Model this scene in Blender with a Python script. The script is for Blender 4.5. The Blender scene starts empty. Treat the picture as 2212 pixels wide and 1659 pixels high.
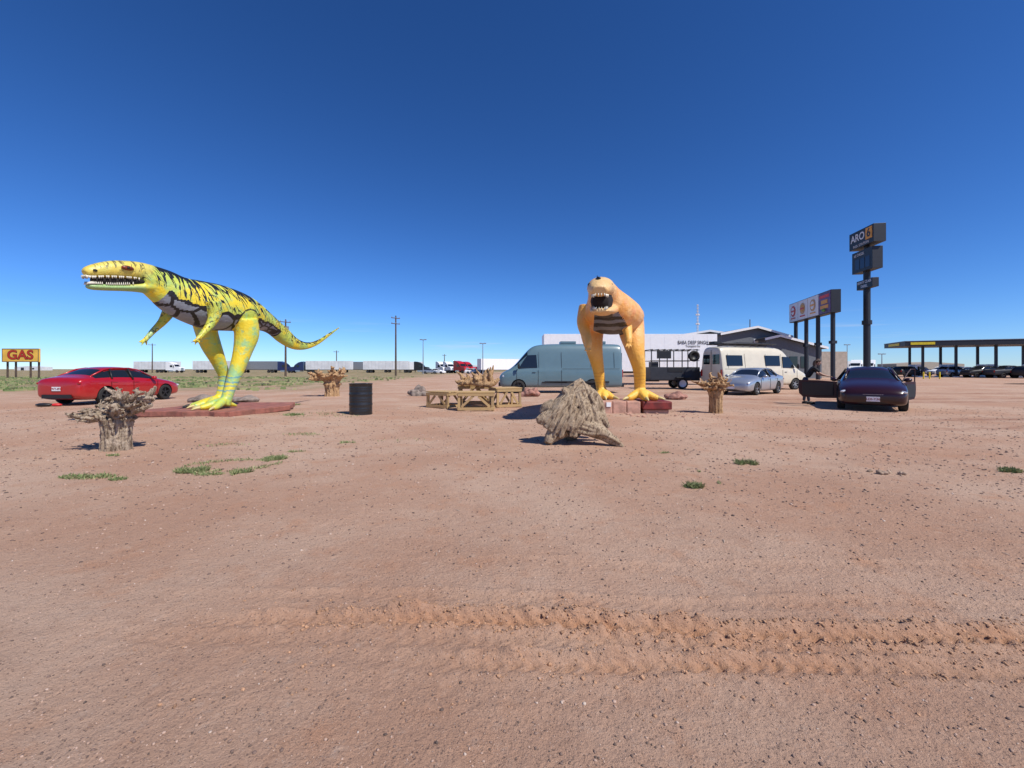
import bpy, bmesh, math, random
import numpy as np
from mathutils import Vector, Matrix
random.seed(7); rng=np.random.default_rng(7)
S=bpy.context.scene
CAMH=1.35; F=930.0
def from_px(px,py,D):
    "image pixel coordinates + assumed distance -> world position"
    return Vector(((px-1106)/F*D, D, CAMH+(797-py)/F*D))  # image pixel position projected out to an assumed depth
# ------------------------------------------------------------------ materials
def newmat(name):
    m=bpy.data.materials.new(name); m.use_nodes=True
    nt=m.node_tree; return m,nt,nt.nodes['Principled BSDF']
def nd(nt,t,ins=None,**props):
    n=nt.nodes.new(t)
    for k,v in props.items(): setattr(n,k,v)
    for k,v in (ins or {}).items():
        s=n.inputs[k]
        if isinstance(v,bpy.types.NodeSocket): nt.links.new(v,s)
        else: s.default_value=v
    return n
def mth(nt,op,a,b=0.0,c=None,clamp=False):
    d={0:a,1:b}
    if c is not None: d[2]=c
    return nd(nt,'ShaderNodeMath',d,operation=op,use_clamp=clamp).outputs[0]
def rgba(c): return (c[0],c[1],c[2],1.0)
def mixc(nt,f,a,b):
    n=nt.nodes.new('ShaderNodeMix'); n.data_type='RGBA'
    for s,v in ((n.inputs[0],f),(n.inputs[6],a),(n.inputs[7],b)):
        if isinstance(v,bpy.types.NodeSocket): nt.links.new(v,s)
        else: s.default_value=rgba(v) if isinstance(v,(tuple,list)) else v
    return n.outputs[2]
def ss(nt,v,lo,hi):
    n=nd(nt,'ShaderNodeMapRange',{0:v,1:lo,2:hi,3:0.0,4:1.0},interpolation_type='SMOOTHSTEP'); return n.outputs[0]
def noise(nt,vec,scale,detail=3,rough=.55,dist=0.0):
    d={'Scale':scale,'Detail':detail,'Roughness':rough,'Distortion':dist}
    if vec is not None: d['Vector']=vec
    return nd(nt,'ShaderNodeTexNoise',d).outputs[0]
def objco(nt): return nd(nt,'ShaderNodeTexCoord').outputs['Object']
def bumpn(nt,b,h,strength,dist):
    n=nd(nt,'ShaderNodeBump',{'Height':h,'Strength':strength,'Distance':dist}); nt.links.new(n.outputs[0],b.inputs['Normal'])
def simple(name,col,rough=.6,metal=0.,var=.12,scale=3.,bump=0.,bscale=40.,coat=0.,dust=0.0):
    m,nt,b=newmat(name); co=objco(nt)
    f=noise(nt,co,scale,4)
    c=mixc(nt,ss(nt,f,.3,.7),tuple(x*(1-var) for x in col),tuple(min(1,x*(1+var)) for x in col))
    if dust>0:
        z=nd(nt,'ShaderNodeSeparateXYZ',{0:co}).outputs[2]
        d=mth(nt,'MULTIPLY',mth(nt,'SUBTRACT',1.0,ss(nt,z,.1,.9)),mth(nt,'MULTIPLY',noise(nt,co,2.,5),dust*1.6),clamp=True)
        c=mixc(nt,d,c,(.38,.25,.17))
    nt.links.new(c,b.inputs['Base Color']); b.inputs['Roughness'].default_value=rough; b.inputs['Metallic'].default_value=metal
    b.inputs['Coat Weight'].default_value=coat; b.inputs['Coat Roughness'].default_value=.05
    if bump>0: bumpn(nt,b,noise(nt,co,bscale,4),bump,.02)
    return m
M={}
M['black']=simple('black_trim',(.015,.015,.016),.5)
M['rubber']=simple('tyre_rubber',(.022,.021,.02),.85,bump=.2)
M['glass']=simple('dark_glass',(.012,.015,.018),.06,var=.02,coat=.2)
M['chrome']=simple('chrome',(.6,.6,.62),.18,1.)
M['alloy']=simple('alloy_wheel',(.35,.35,.36),.35,.9)
M['red']=simple('red_car_paint',(.42,.006,.01),.3,.1,var=.04,coat=.8,dust=.08)
M['maroon']=simple('maroon_car_paint',(.022,.003,.005),.28,.0,var=.05,coat=.25,dust=.02)
M['silver']=simple('silver_car_paint',(.40,.43,.47),.3,.55,var=.04,coat=.8,dust=.12)
M['bluegrey']=simple('bluegrey_van_paint',(.11,.185,.215),.35,0,var=.03,coat=.4,dust=.15)
M['cream']=simple('cream_van_paint',(.66,.60,.46),.35,0,var=.04,coat=.5,dust=.2)
M['white']=simple('white_paint',(.82,.82,.82),.45,0,var=.03)
M['dwhite']=simple('dirty_white_paint',(.68,.68,.68),.5,0,var=.1,scale=.6)
M['lamp_r']=simple('tail_lamp',(.35,.005,.005),.12,coat=1)
M['lamp_w']=simple('head_lamp',(.7,.72,.75),.1,.3,coat=1)
M['plate']=simple('licence_plate',(.75,.75,.76),.4)
M['plate_txt']=simple('plate_lettering',(.25,.02,.02),.5)
M['navy']=simple('navy_paint',(.01,.02,.09),.35,coat=.5)
M['redp']=simple('truck_red_paint',(.5,.01,.01),.35,coat=.5)
M['steel']=simple('grey_steel',(.3,.31,.32),.5,.5)
M['dgrey']=simple('dark_grey_metal',(.03,.033,.04),.5,.1)
M['conc_red']=simple('red_painted_concrete',(.27,.07,.05),.8,var=.4,scale=4,bump=.7,bscale=25,dust=.3)
M['conc_pink']=simple('pink_concrete_block',(.46,.26,.19),.85,var=.25,scale=5,bump=.6,bscale=30)
M['dkred']=simple('dark_red_plinth_paint',(.16,.018,.014),.6,var=.4,scale=6,bump=.4)
M['rock_g']=simple('grey_rock',(.22,.175,.145),.9,var=.4,scale=6,bump=1,bscale=14)
M['rock_r']=simple('red_rock',(.32,.16,.12),.9,var=.4,scale=6,bump=1,bscale=14)
M['polewood']=simple('weathered_pole_wood',(.10,.07,.05),.9,var=.2)
M['white_t']=simple('sign_white',(.8,.8,.8),.5,var=.02)
# ------------------------------------------------------------------ mesh tools
def link(ob): S.collection.objects.link(ob); return ob
def group(name,loc=(0,0,0),rz=0.):
    e=bpy.data.objects.new(name,None); e.empty_display_size=.3; e.location=loc; e.rotation_euler=(0,0,rz); link(e); return e
def attach(ob,par,world=True):
    if par is None: return ob
    ob.parent=par
    if world: ob.matrix_parent_inverse=par.matrix_basis.inverted()
    return ob
def frame(t,prev=None):
    t=t.normalized()
    if prev is None:
        a=Vector((0,0,1)) if abs(t.z)<.9 else Vector((1,0,0))
        n=t.cross(a).normalized()
    else:
        n=(prev-t*prev.dot(t))
        n=n.normalized() if n.length>1e-6 else t.orthogonal().normalized()
    return n,t.cross(n)
def crm(P,n):
    "catmull-rom resample of list of tuples"
    P=np.array(P,float); Q=np.vstack([2*P[0]-P[1],P,2*P[-1]-P[-2]]); out=[]
    for i in range(1,len(Q)-2):
        for j in range(n):
            t=j/n; p0,p1,p2,p3=Q[i-1:i+3]
            out.append(.5*((2*p1)+(-p0+p2)*t+(2*p0-5*p1+4*p2-p3)*t*t+(-p0+3*p1-3*p2+p3)*t**3))
    out.append(Q[-2]); return np.array(out)
class MB:
    def __init__(s): s.v=[];s.f=[];s.m=[]
    def add(s,vs,fs,m=0):
        o=len(s.v); s.v+= [tuple(x) for x in vs]; s.f+=[tuple(i+o for i in f) for f in fs]; s.m+=[m]*len(fs)
    def box(s,c,d,m=0,rz=0.,R=None):
        hx,hy,hz=d[0]/2,d[1]/2,d[2]/2
        R=R or Matrix.Rotation(rz,3,'Z'); c=Vector(c)
        vs=[c+R@Vector((x,y,z)) for x in(-hx,hx) for y in(-hy,hy) for z in(-hz,hz)]
        s.add(vs,[(0,1,3,2),(4,6,7,5),(0,4,5,1),(2,3,7,6),(0,2,6,4),(1,5,7,3)],m)
    def tube(s,pts,rad,m=0,seg=10,cap=True):
        pts=[Vector(p) for p in pts]; vs=[];n=None
        if not hasattr(rad,'__len__'): rad=[rad]*len(pts)
        for i,p in enumerate(pts):
            t=pts[min(i+1,len(pts)-1)]-pts[max(i-1,0)]
            n,b=frame(t,n)
            for k in range(seg):
                a=2*math.pi*k/seg; vs.append(p+(n*math.cos(a)+b*math.sin(a))*rad[i])
        fs=[(i*seg+k,i*seg+(k+1)%seg,(i+1)*seg+(k+1)%seg,(i+1)*seg+k) for i in range(len(pts)-1) for k in range(seg)]
        if cap: fs+=[tuple(range(seg))[::-1],tuple((len(pts)-1)*seg+k for k in range(seg))]
        s.add(vs,fs,m)
    def ctube(s,pr,n=5,m=0,seg=10):
        q=crm(pr,n); s.tube([x[:3] for x in q],[max(.002,x[3]) for x in q],m,seg)
    def prism(s,poly,vec,m=0):
        k=len(poly); vec=Vector(vec); a=[Vector(p) for p in poly]
        s.add(a+[p+vec for p in a],[tuple(range(k))[::-1],tuple(range(k,2*k))]+[(i,(i+1)%k,k+(i+1)%k,k+i) for i in range(k)],m)
    def lathe(s,c,axis,prof,m=0,seg=24,mats=None):
        n,b=frame(Vector(axis)); ax=Vector(axis).normalized(); c=Vector(c); vs=[]
        for (h,r) in prof:
            for k in range(seg):
                a=2*math.pi*k/seg; vs.append(c+ax*h+(n*math.cos(a)+b*math.sin(a))*r)
        for i in range(len(prof)-1):
            s_m=mats[i] if mats else m
            if i==0: o=len(s.v); s.v+=[tuple(x) for x in vs]
            for k in range(seg):
                s.f.append((o+i*seg+k,o+i*seg+(k+1)%seg,o+(i+1)*seg+(k+1)%seg,o+(i+1)*seg+k)); s.m.append(s_m)
    def sphere(s,c,r,m=0,seg=12,R=None):
        c=Vector(c); r=Vector(r) if hasattr(r,'__len__') else Vector((r,r,r)); vs=[];ring=seg//2
        for i in range(1,ring):
            th=math.pi*i/ring
            for k in range(seg):
                a=2*math.pi*k/seg; p=Vector((math.sin(th)*math.cos(a)*r.x,math.sin(th)*math.sin(a)*r.y,math.cos(th)*r.z))
                vs.append(c+(R@p if R else p))
        p=Vector((0,0,r.z)); vs.append(c+(R@p if R else p)); vs.append(c-(R@p if R else p))
        t=len(vs)-2; fs=[(i*seg+k,(i+1)*seg+k,(i+1)*seg+(k+1)%seg,i*seg+(k+1)%seg) for i in range(ring-2) for k in range(seg)]
        fs+=[(t,k,(k+1)%seg) for k in range(seg)]+[(t+1,(ring-2)*seg+(k+1)%seg,(ring-2)*seg+k) for k in range(seg)]
        s.add(vs,fs,m)
    def mesh(s,name,mats):
        me=bpy.data.meshes.new(name); me.from_pydata(s.v,[],s.f)
        for x in mats: me.materials.append(M[x] if isinstance(x,str) else x)
        me.polygons.foreach_set('material_index',s.m); me.update(); return me
    def obj(s,name,mats,par=None,smooth=False,bevel=0.,world=True,sub=0):
        me=s.mesh(name,mats); ob=link(bpy.data.objects.new(name,me))
        if smooth:
            me.polygons.foreach_set('use_smooth',[True]*len(me.polygons))
        if bevel>0:
            b=ob.modifiers.new('b','BEVEL'); b.width=bevel; b.segments=2; b.limit_method='ANGLE'
        if sub:
            b=ob.modifiers.new('s','SUBSURF'); b.levels=sub; b.render_levels=sub
        attach(ob,par,world); return ob
def bake(ob):
    dg=bpy.context.evaluated_depsgraph_get(); dg.update()
    me=bpy.data.meshes.new_from_object(ob.evaluated_get(dg)); ob.modifiers.clear(); ob.data=me; return ob
def shade(ob,on=True): ob.data.polygons.foreach_set('use_smooth',[on]*len(ob.data.polygons)); ob.data.update()
def autosmooth(ob,ang=35):
    shade(ob)
    try: ob.data.set_sharp_from_angle(angle=math.radians(ang))
    except Exception: pass
def text(body,size,mat,par,loc,u,up=(0,0,1),name='lettering',sx=1.,bold=0.):
    c=bpy.data.curves.new(name,'FONT'); c.body=body; c.size=size; c.align_x='CENTER'; c.align_y='CENTER'; c.extrude=.004*max(1,size); c.offset=bold
    t=bpy.data.objects.new(name,c); link(t); bpy.context.view_layer.update()
    me=bpy.data.meshes.new_from_object(t.evaluated_get(bpy.context.evaluated_depsgraph_get()))
    bpy.data.objects.remove(t); ob=link(bpy.data.objects.new(name,me))
    me.materials.clear(); me.materials.append(M[mat])
    u=Vector(u).normalized(); w=Vector(up).normalized(); n=u.cross(w)
    mt=Matrix((( u.x*sx,w.x,n.x,loc[0]),(u.y*sx,w.y,n.y,loc[1]),(u.z*sx,w.z,n.z,loc[2]),(0,0,0,1)))
    me.transform(mt); attach(ob,par); return ob
# value noise
_tab=rng.random((4,256,256))
def vn(x,y,k=0):
    xi=np.floor(x).astype(int); yi=np.floor(y).astype(int); fx=x-xi; fy=y-yi
    fx=fx*fx*(3-2*fx); fy=fy*fy*(3-2*fy); T=_tab[k]
    a=T[xi%256,yi%256];b=T[(xi+1)%256,yi%256];c=T[xi%256,(yi+1)%256];d=T[(xi+1)%256,(yi+1)%256]
    return (a*(1-fx)+b*fx)*(1-fy)+(c*(1-fx)+d*fx)*fy-.5
def fbm(x,y,k=0,o=4):
    r=0;a=1.
    for i in range(o): r=r+a*vn(x*2**i+17*i,y*2**i+5*i,k); a*=.5
    return r
# ------------------------------------------------------------------ terrain
def G(v,w): return np.exp(-(v/w)**2)
RUTS=((2.27,-.045,1.0,-1.1,8,.05),(2.50,-.03,.22,-1.8,6,.05),(1.96,-.02,.7,-.1,2.6,.045),(1.78,-.02,.12,-1.6,2.,.05),(2.95,-.02,.15,-.5,6,.06),(2.11,-.03,.25,-1.9,3,.05))
def ground_h(x,y):
    x=np.asarray(x,float); y=np.asarray(y,float)
    near=np.exp(-np.hypot(x,y)/40.)
    h=.06*fbm(x*.25,y*.25,0)*near+.018*fbm(x*1.1,y*1.1,1,3)*near+.006*fbm(x*8,y*8,2,4)*np.exp(-np.abs(y)/7.)*(y>0)
    h=h+.10*G(np.hypot((x+7.6),(y-11.)*1.1),3.2)
    h=h+.07*G(np.hypot((x-3.2),(y-12.)*1.2),2.6)
    r,_=ruts(x,y); return h+r
def ruts(x,y):
    r=0;mk=0
    wob=.05*vn(x*1.3,y*.7,1)
    for (y0,sl,am,xa,xb,w) in RUTS:
        c=y0+sl*x+.02*np.sin(x*2.1+y0*9)+wob; env=1/(1+np.exp(-(x-xa)*3))*1/(1+np.exp((x-xb)*1.5))*am*(.65+.9*np.abs(vn(x*2.3,y*0+y0,2)))
        lump=np.clip(.1+2.6*np.abs(vn(x*9,y*13,3)),0,1.3)*np.clip(.3+2*np.abs(vn(x*3.1,y*3,0)),0,1.2); lump2=.3+2.*np.abs(vn(x*22+9,y*22,0))
        ph=(x+np.abs(y-c)*1.1)*2*math.pi/.085; tread=np.clip(.5+1.4*np.sin(ph),0,1)
        r=r+env*(-.042*G(y-c,w)*(.45+.7*tread)+.066*G(y-c-w*1.5,w*.55)*lump+.05*G(y-c+w*1.6,w*.45)*lump*lump2+.02*vn(x*34,y*34,2)*G(y-c,w*2.2))
        mk=mk+env*G(y-c,w*1.9)
    return r,mk
def graded(dense_a,dense_b,step,growth,lim):
    c=list(np.arange(dense_a,dense_b,step)); st=step; v=c[-1]
    while v<lim: st*=growth; v+=st; c.append(v)
    return c
xr=graded(0,3.1,.0145,1.035,3500); xs=np.array([-v for v in xr[::-1][:-1]]+xr)
yr=graded(1.2,3.3,.0125,1.03,3500); yb=[-3000,-800,-250,-90,-40,-18,-8,-4,-2,-.8,0,.5,.9]
ys=np.array(yb+yr)
X,Y=np.meshgrid(xs,ys); Z=ground_h(X,Y); Z=np.where(np.hypot(X,Y)>300,0,Z)
nx,ny=len(xs),len(ys)
me=bpy.data.meshes.new('ground'); V=np.stack([X,Y,Z],-1).reshape(-1,3).astype(np.float32)
i=(np.arange(ny-1)[:,None]*nx+np.arange(nx-1)[None,:]).ravel()
Q=np.stack([i,i+1,i+nx+1,i+nx],-1).astype(np.int32)
me.vertices.add(len(V)); me.vertices.foreach_set('co',V.ravel()); me.loops.add(Q.size); me.loops.foreach_set('vertex_index',Q.ravel())
me.polygons.add(len(Q)); me.polygons.foreach_set('loop_start',np.arange(len(Q),dtype=np.int32)*4); me.polygons.foreach_set('loop_total',np.full(len(Q),4,np.int32))
me.update(); me.validate(); me.polygons.foreach_set('use_smooth',[True]*len(me.polygons))
_,mk=ruts(X,Y)
a=me.attributes.new('rut','FLOAT','POINT'); a.data.foreach_set('value',np.clip(mk,0,1).ravel().astype(np.float32))
gr=(1/(1+np.exp(-(Y-27-3*fbm(X*.15,Y*.15,1))*.6)))*(1/(1+np.exp((X+16+5*fbm(X*.1,Y*.1,2))*.5)))
gr=np.maximum(gr,1/(1+np.exp(-(np.hypot(X,Y)-175)*.05)))
a=me.attributes.new('grass','FLOAT','POINT'); a.data.foreach_set('value',np.clip(gr,0,1).ravel().astype(np.float32))
tr=np.zeros_like(X)
for (y0,sl,w) in ((9.3,.18,.22),(10.9,.18,.25),(17.5,.02,.4),(19.2,.02,.4),(24,-.03,.6)):
    tr=tr+G(Y-(y0+sl*(X-9)+.3*np.sin(X*.3)),w)*(1/(1+np.exp(-(X-9)*.9)))
tr=np.clip(tr,0,1)*.9
a=me.attributes.new('track','FLOAT','POINT'); a.data.foreach_set('value',tr.ravel().astype(np.float32))
m,nt,b=newmat('tan_dirt_and_gravel'); co=objco(nt)
at=lambda n: nd(nt,'ShaderNodeAttribute',attribute_name=n).outputs['Fac']
n1=noise(nt,co,.35,6,.6); n2=noise(nt,co,2.3,6,.65); n3=noise(nt,co,14.,5,.7); n4=noise(nt,co,70.,4,.75)
c=mixc(nt,ss(nt,n1,.38,.62),(.46,.275,.185),(.53,.36,.26))
c=mixc(nt,mth(nt,'MULTIPLY',ss(nt,n2,.5,.72),.6),c,(.47,.245,.145))
c=mixc(nt,mth(nt,'MULTIPLY',ss(nt,n3,.55,.75),.45),c,(.60,.45,.35))
c=mixc(nt,mth(nt,'MULTIPLY',mth(nt,'SUBTRACT',1.0,ss(nt,n3,.28,.45)),.4),c,(.33,.19,.125))
c=mixc(nt,mth(nt,'MULTIPLY',mth(nt,'SUBTRACT',1.0,ss(nt,n4,.30,.46)),.5),c,(.25,.155,.11))
nb=noise(nt,co,.9,5,.6); c=mixc(nt,mth(nt,'MULTIPLY',ss(nt,nb,.54,.7),.35),c,(.37,.22,.15))
c=mixc(nt,mth(nt,'MULTIPLY',at('rut'),.6),c,(.47,.225,.115))
c=mixc(nt,mth(nt,'MULTIPLY',at('track'),mth(nt,'MULTIPLY',ss(nt,n2,.35,.6),.75)),c,(.24,.095,.055))
for sc,th,col,f in ((55,.23,(.17,.115,.09),.75),(120,.26,(.13,.10,.085),.6),(80,.15,(.68,.58,.5),.5),(22,.12,(.17,.11,.09),.55)):
    vo=nd(nt,'ShaderNodeTexVoronoi',{'Vector':co,'Scale':float(sc),'Randomness':1.0})
    pr=nd(nt,'ShaderNodeSeparateColor',{0:vo.outputs['Color']}).outputs[0]
    k=mth(nt,'MULTIPLY',mth(nt,'LESS_THAN',vo.outputs['Distance'],th),mth(nt,'GREATER_THAN',pr,.60))
    c=mixc(nt,mth(nt,'MULTIPLY',k,f),c,col)
gn=noise(nt,co,.6,6,.7)
gm=mth(nt,'MULTIPLY',at('grass'),ss(nt,gn,.38,.55))
c=mixc(nt,gm,c,mixc(nt,noise(nt,co,3.,4),(.13,.14,.055),(.28,.25,.13)))
nt.links.new(c,b.inputs['Base Color']); b.inputs['Roughness'].default_value=.95; b.inputs['Specular IOR Level'].default_value=.1
hh=mth(nt,'ADD',mth(nt,'MULTIPLY',noise(nt,co,45.,6,.75),1.),mth(nt,'MULTIPLY',noise(nt,co,9.,5,.7),1.1))
bumpn(nt,b,hh,.9,.022)
me.materials.append(m); link(bpy.data.objects.new('ground',me))
def gz(x,y): return float(ground_h(np.array([x]),np.array([y]))[0])
def icos():
    p=(1+5**.5)/2; v=np.array([(-1,p,0),(1,p,0),(-1,-p,0),(1,-p,0),(0,-1,p),(0,1,p),(0,-1,-p),(0,1,-p),(p,0,-1),(p,0,1),(-p,0,-1),(-p,0,1)],float); v/=np.linalg.norm(v[0])
    f=np.array([(0,11,5),(0,5,1),(0,1,7),(0,7,10),(0,10,11),(1,5,9),(5,11,4),(11,10,2),(10,7,6),(7,1,8),(3,9,4),(3,4,2),(3,2,6),(3,6,8),(3,8,9),(4,9,5),(2,4,11),(6,2,10),(8,6,7),(9,8,1)])
    return v,f
iv,fi=icos()
def scatter(name,xx,D,r,mat,g):
    n=len(xx); zz=ground_h(xx,D)+r*.15
    sc=r[:,None]*g.uniform(.6,1.3,(n,3))*np.array([1,1,.7]); a=g.uniform(0,6.28,n)
    P=iv[None]*sc[:,None,:]*g.uniform(.7,1.25,(n,12,1)); ca,sa=np.cos(a)[:,None],np.sin(a)[:,None]
    x=P[:,:,0]*ca-P[:,:,1]*sa; y=P[:,:,0]*sa+P[:,:,1]*ca
    V=np.stack([x+xx[:,None],y+D[:,None],P[:,:,2]+zz[:,None]],-1).reshape(-1,3)
    Fc=(fi[None]+np.arange(n)[:,None,None]*12).reshape(-1,3)
    me=bpy.data.meshes.new(name); me.vertices.add(len(V)); me.vertices.foreach_set('co',V.astype(np.float32).ravel()); me.loops.add(Fc.size); me.loops.foreach_set('vertex_index',Fc.astype(np.int32).ravel())
    me.polygons.add(len(Fc)); me.polygons.foreach_set('loop_start',np.arange(len(Fc),dtype=np.int32)*3); me.polygons.foreach_set('loop_total',np.full(len(Fc),3,np.int32)); me.update(); me.validate()
    me.materials.append(mat); link(bpy.data.objects.new(name,me))
m,nt,b=newmat('pebbles'); ri=nd(nt,'ShaderNodeNewGeometry').outputs['Random Per Island']
rp=nd(nt,'ShaderNodeValToRGB',{0:ri}); e=rp.color_ramp.elements; e[0].color=(.10,.07,.055,1); e[1].color=(.52,.42,.34,1)
for p,cc in ((.35,(.20,.13,.10,1)),(.65,(.38,.25,.18,1)),(.95,(.48,.33,.25,1))): q=e.new(p); q.color=cc
nt.links.new(rp.outputs[0],b.inputs['Base Color']); b.inputs['Roughness'].default_value=.9
g_=np.random.default_rng(3); n=36000; D_=1.3+14*g_.random(n)**1.7; xx_=g_.uniform(-1.3,1.3,n)*(D_+.5); r_=.002*5.0**(g_.random(n)**2.3)*np.clip(D_/2.8,.8,2.3)
scatter('gravel',xx_,D_,r_,m,g_)
m2=simple('dirt_clods',(.46,.26,.15),.95,var=.3,scale=20,bump=.8,bscale=80)
n=5200; k=g_.integers(0,len(RUTS),n); k=np.where(g_.random(n)<.5,0,k); RA=np.array(RUTS); xx_=g_.uniform(0,1,n)*(np.minimum(RA[k,4],6)-RA[k,3])+RA[k,3]
side=np.where(g_.random(n)<.5,1,-1); D_=RA[k,0]+RA[k,1]*xx_+.02*np.sin(xx_*2.1+RA[k,0]*9)+side*RA[k,5]*1.6+g_.normal(0,.03,n); keep=(g_.random(n)<RA[k,2]+.1)
D_=D_+.05*vn(xx_*1.3,D_*.7,1)
r_=.003*4.2**(g_.random(n)**2)
scatter('dirt_clods',xx_[keep],D_[keep],r_[keep],m2,g_)
# grass tufts
m,nt,b=newmat('dry_green_grass'); ri=nd(nt,'ShaderNodeNewGeometry').outputs['Random Per Island']
nt.links.new(mixc(nt,ri,(.10,.17,.045),(.36,.35,.17)),b.inputs['Base Color']); b.inputs['Roughness'].default_value=.7
gb=MB()
def tuft(cx,cy,rx,ry,n,h,ring=0):
    for _ in range(n):
        a=random.uniform(0,6.283); q=math.sqrt(random.random())**1.3 if not ring else random.uniform(1-ring,1)
        x=cx+rx*q*math.cos(a); y=cy+ry*q*math.sin(a)
        if vn(np.array([x*6.]),np.array([y*6.]),1)[0]<-.10: continue
        z=gz(x,y)-.005; l=h*random.uniform(.4,1.3); d=Vector((random.uniform(-1,1),random.uniform(-1,1),random.uniform(.4,1.3))).normalized()*l
        w=Vector((-d.y,d.x,0)); w=(w.normalized() if w.length>1e-6 else Vector((1,0,0)))*.003*(1+cy/6)
        p=Vector((x,y,z)); gb.add([p-w,p+w,p+d*.6+w*.6,p+d+Vector((0,0,-.15*l)),p+d*.6-w*.6],[(0,1,2,3,4)],0)
def gp(px,py): D=CAMH*F/(py-797); return ((px-1106)/F*D,D)
def tp(px,py,rx,ry,n,h,ring=0): x,y=gp(px,py); tuft(x,y,rx,ry,n,h,ring)
tp(505,1003,.64,.44,1000,.05,.3); tp(415,1015,.2,.16,1000,.085); tp(535,1022,.2,.13,900,.08); tp(595,990,.17,.15,600,.07); tp(450,1022,.2,.1,400,.05)
tp(190,1030,.34,.13,700,.055); tp(255,1035,.1,.07,200,.05); tp(1612,1002,.15,.11,500,.085); tp(1500,1054,.12,.07,380,.075); tp(2180,1021,.14,.09,400,.08)
tp(1480,1014,.06,.05,110,.05); tp(1558,1046,.05,.04,80,.05); tp(590,887,.45,.35,1200,.11); tp(638,902,.3,.25,500,.08); tp(245,985,.1,.05,100,.05);tp(1435,978,.08,.05,90,.05); tp(655,938,.4,.2,250,.04)
tp(620,875,.5,.4,450,.08); tp(700,900,1.2,.8,400,.05); tp(750,955,.14,.08,120,.06);tp(480,960,.5,.2,160,.04); tp(1515,1020,.05,.03,50,.04); tp(860,950,.5,.3,80,.035); tp(640,975,.15,.06,90,.05)
gb.obj('grass',[m])
gf=MB()
for _ in range(6000):
    D=random.uniform(26,70); x=random.uniform(-1.3*D-4,-14-random.random()*6)
    if vn(np.array([x*.25]),np.array([D*.25]),1)[0]<-.05: continue
    h=random.uniform(.08,.25); w=random.uniform(.1,.3); a=random.uniform(0,3.14)
    p=Vector((x,D,-.02)); u=Vector((math.cos(a)*w,math.sin(a)*w,0))
    gf.add([p-u,p+u,p+u*.7+Vector((0,0,h)),p+u*.1+Vector((0,0,h*.6)),p-u*.6+Vector((0,0,h*.95))],[(0,1,2,3,4)],0)
gf.obj('steppe_grass',[m])
tw=MB()
for _ in range(46):
    D=2.9+7*random.random()**1.2; x=random.uniform(-.9,1.2)*D; a=random.uniform(0,3.14); l=random.uniform(.008,.022)*(1+D*.15); z=gz(x,D)+.003
    tw.tube([(x-l*math.cos(a),D-l*math.sin(a),z),(x+.2*l*random.uniform(-1,1),D,z+.004),(x+l*math.cos(a),D+l*math.sin(a),z)],[.002,.003,.0015],0,5)
M['twig']=simple('bleached_twigs',(.48,.37,.28),.9,var=.3)
tw.obj('twigs',['twig'])
M['water']=simple('muddy_water',(.18,.12,.09),.04,var=.1)
pd=MB()
for (px,py,rx,ry) in ((2185,812,2.5,2.2),(2230,830,1.8,1.0),(2130,807,2.4,3)):
    x,y=gp(px,py); vs=[(x+rx*(1+.25*math.sin(3*a+px))*math.cos(a),y+ry*(1+.2*math.cos(2*a+py))*math.sin(a),.05) for a in [i*6.283/28 for i in range(28)]]
    pd.add(vs,[tuple(range(28))],0)
pd.obj('puddle',['water'])
# ------------------------------------------------------------------ weathered wood
def woodmat(name,c1,c2,dark,sc=(1.,1.,.14),rot=(0,0,0)):
    m,nt,b=newmat(name); co=objco(nt)
    mp0=nd(nt,'ShaderNodeMapping',{'Vector':co,'Rotation':rot}).outputs[0]; mp=nd(nt,'ShaderNodeMapping',{'Vector':mp0,'Scale':sc}).outputs[0]
    n=noise(nt,mp,30.,6,.7,.4); n2=noise(nt,co,5.,4)
    c=mixc(nt,ss(nt,n2,.35,.65),c1,c2); c=mixc(nt,mth(nt,'MULTIPLY',mth(nt,'SUBTRACT',1.0,ss(nt,n,.38,.52)),.9),c,dark)
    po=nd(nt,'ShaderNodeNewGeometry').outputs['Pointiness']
    c=mixc(nt,mth(nt,'MULTIPLY',mth(nt,'SUBTRACT',1.0,ss(nt,po,.40,.49)),.8),c,dark)  # occlusion-like crevice shade painted into the wood colour via pointiness
    nt.links.new(c,b.inputs['Base Color']); b.inputs['Roughness'].default_value=.85; b.inputs['Specular IOR Level'].default_value=.2
    bumpn(nt,b,mth(nt,'ADD',n,mth(nt,'MULTIPLY',noise(nt,co,40.,5),.25)),1.0,.06); return m
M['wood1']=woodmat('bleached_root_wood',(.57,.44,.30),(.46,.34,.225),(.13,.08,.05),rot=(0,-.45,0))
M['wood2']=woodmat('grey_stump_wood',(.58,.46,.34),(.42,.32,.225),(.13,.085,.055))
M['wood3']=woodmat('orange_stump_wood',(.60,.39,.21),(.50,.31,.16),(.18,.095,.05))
def wood(name,chains,vox,mat,par,disp=.02,ds=.1):
    b=MB()
    for ch in chains: b.ctube(ch,4,0,8)
    ob=b.obj(name,[mat],None); r=ob.modifiers.new('r','REMESH'); r.mode='VOXEL'; r.voxel_size=vox
    t=bpy.data.textures.new('gnarl','CLOUDS'); t.noise_scale=ds; t.noise_depth=2
    d=ob.modifiers.new('d','DISPLACE'); d.texture=t; d.strength=disp; d.mid_level=.5; d.texture_coords='LOCAL'
    bake(ob); shade(ob); attach(ob,par); return ob
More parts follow.
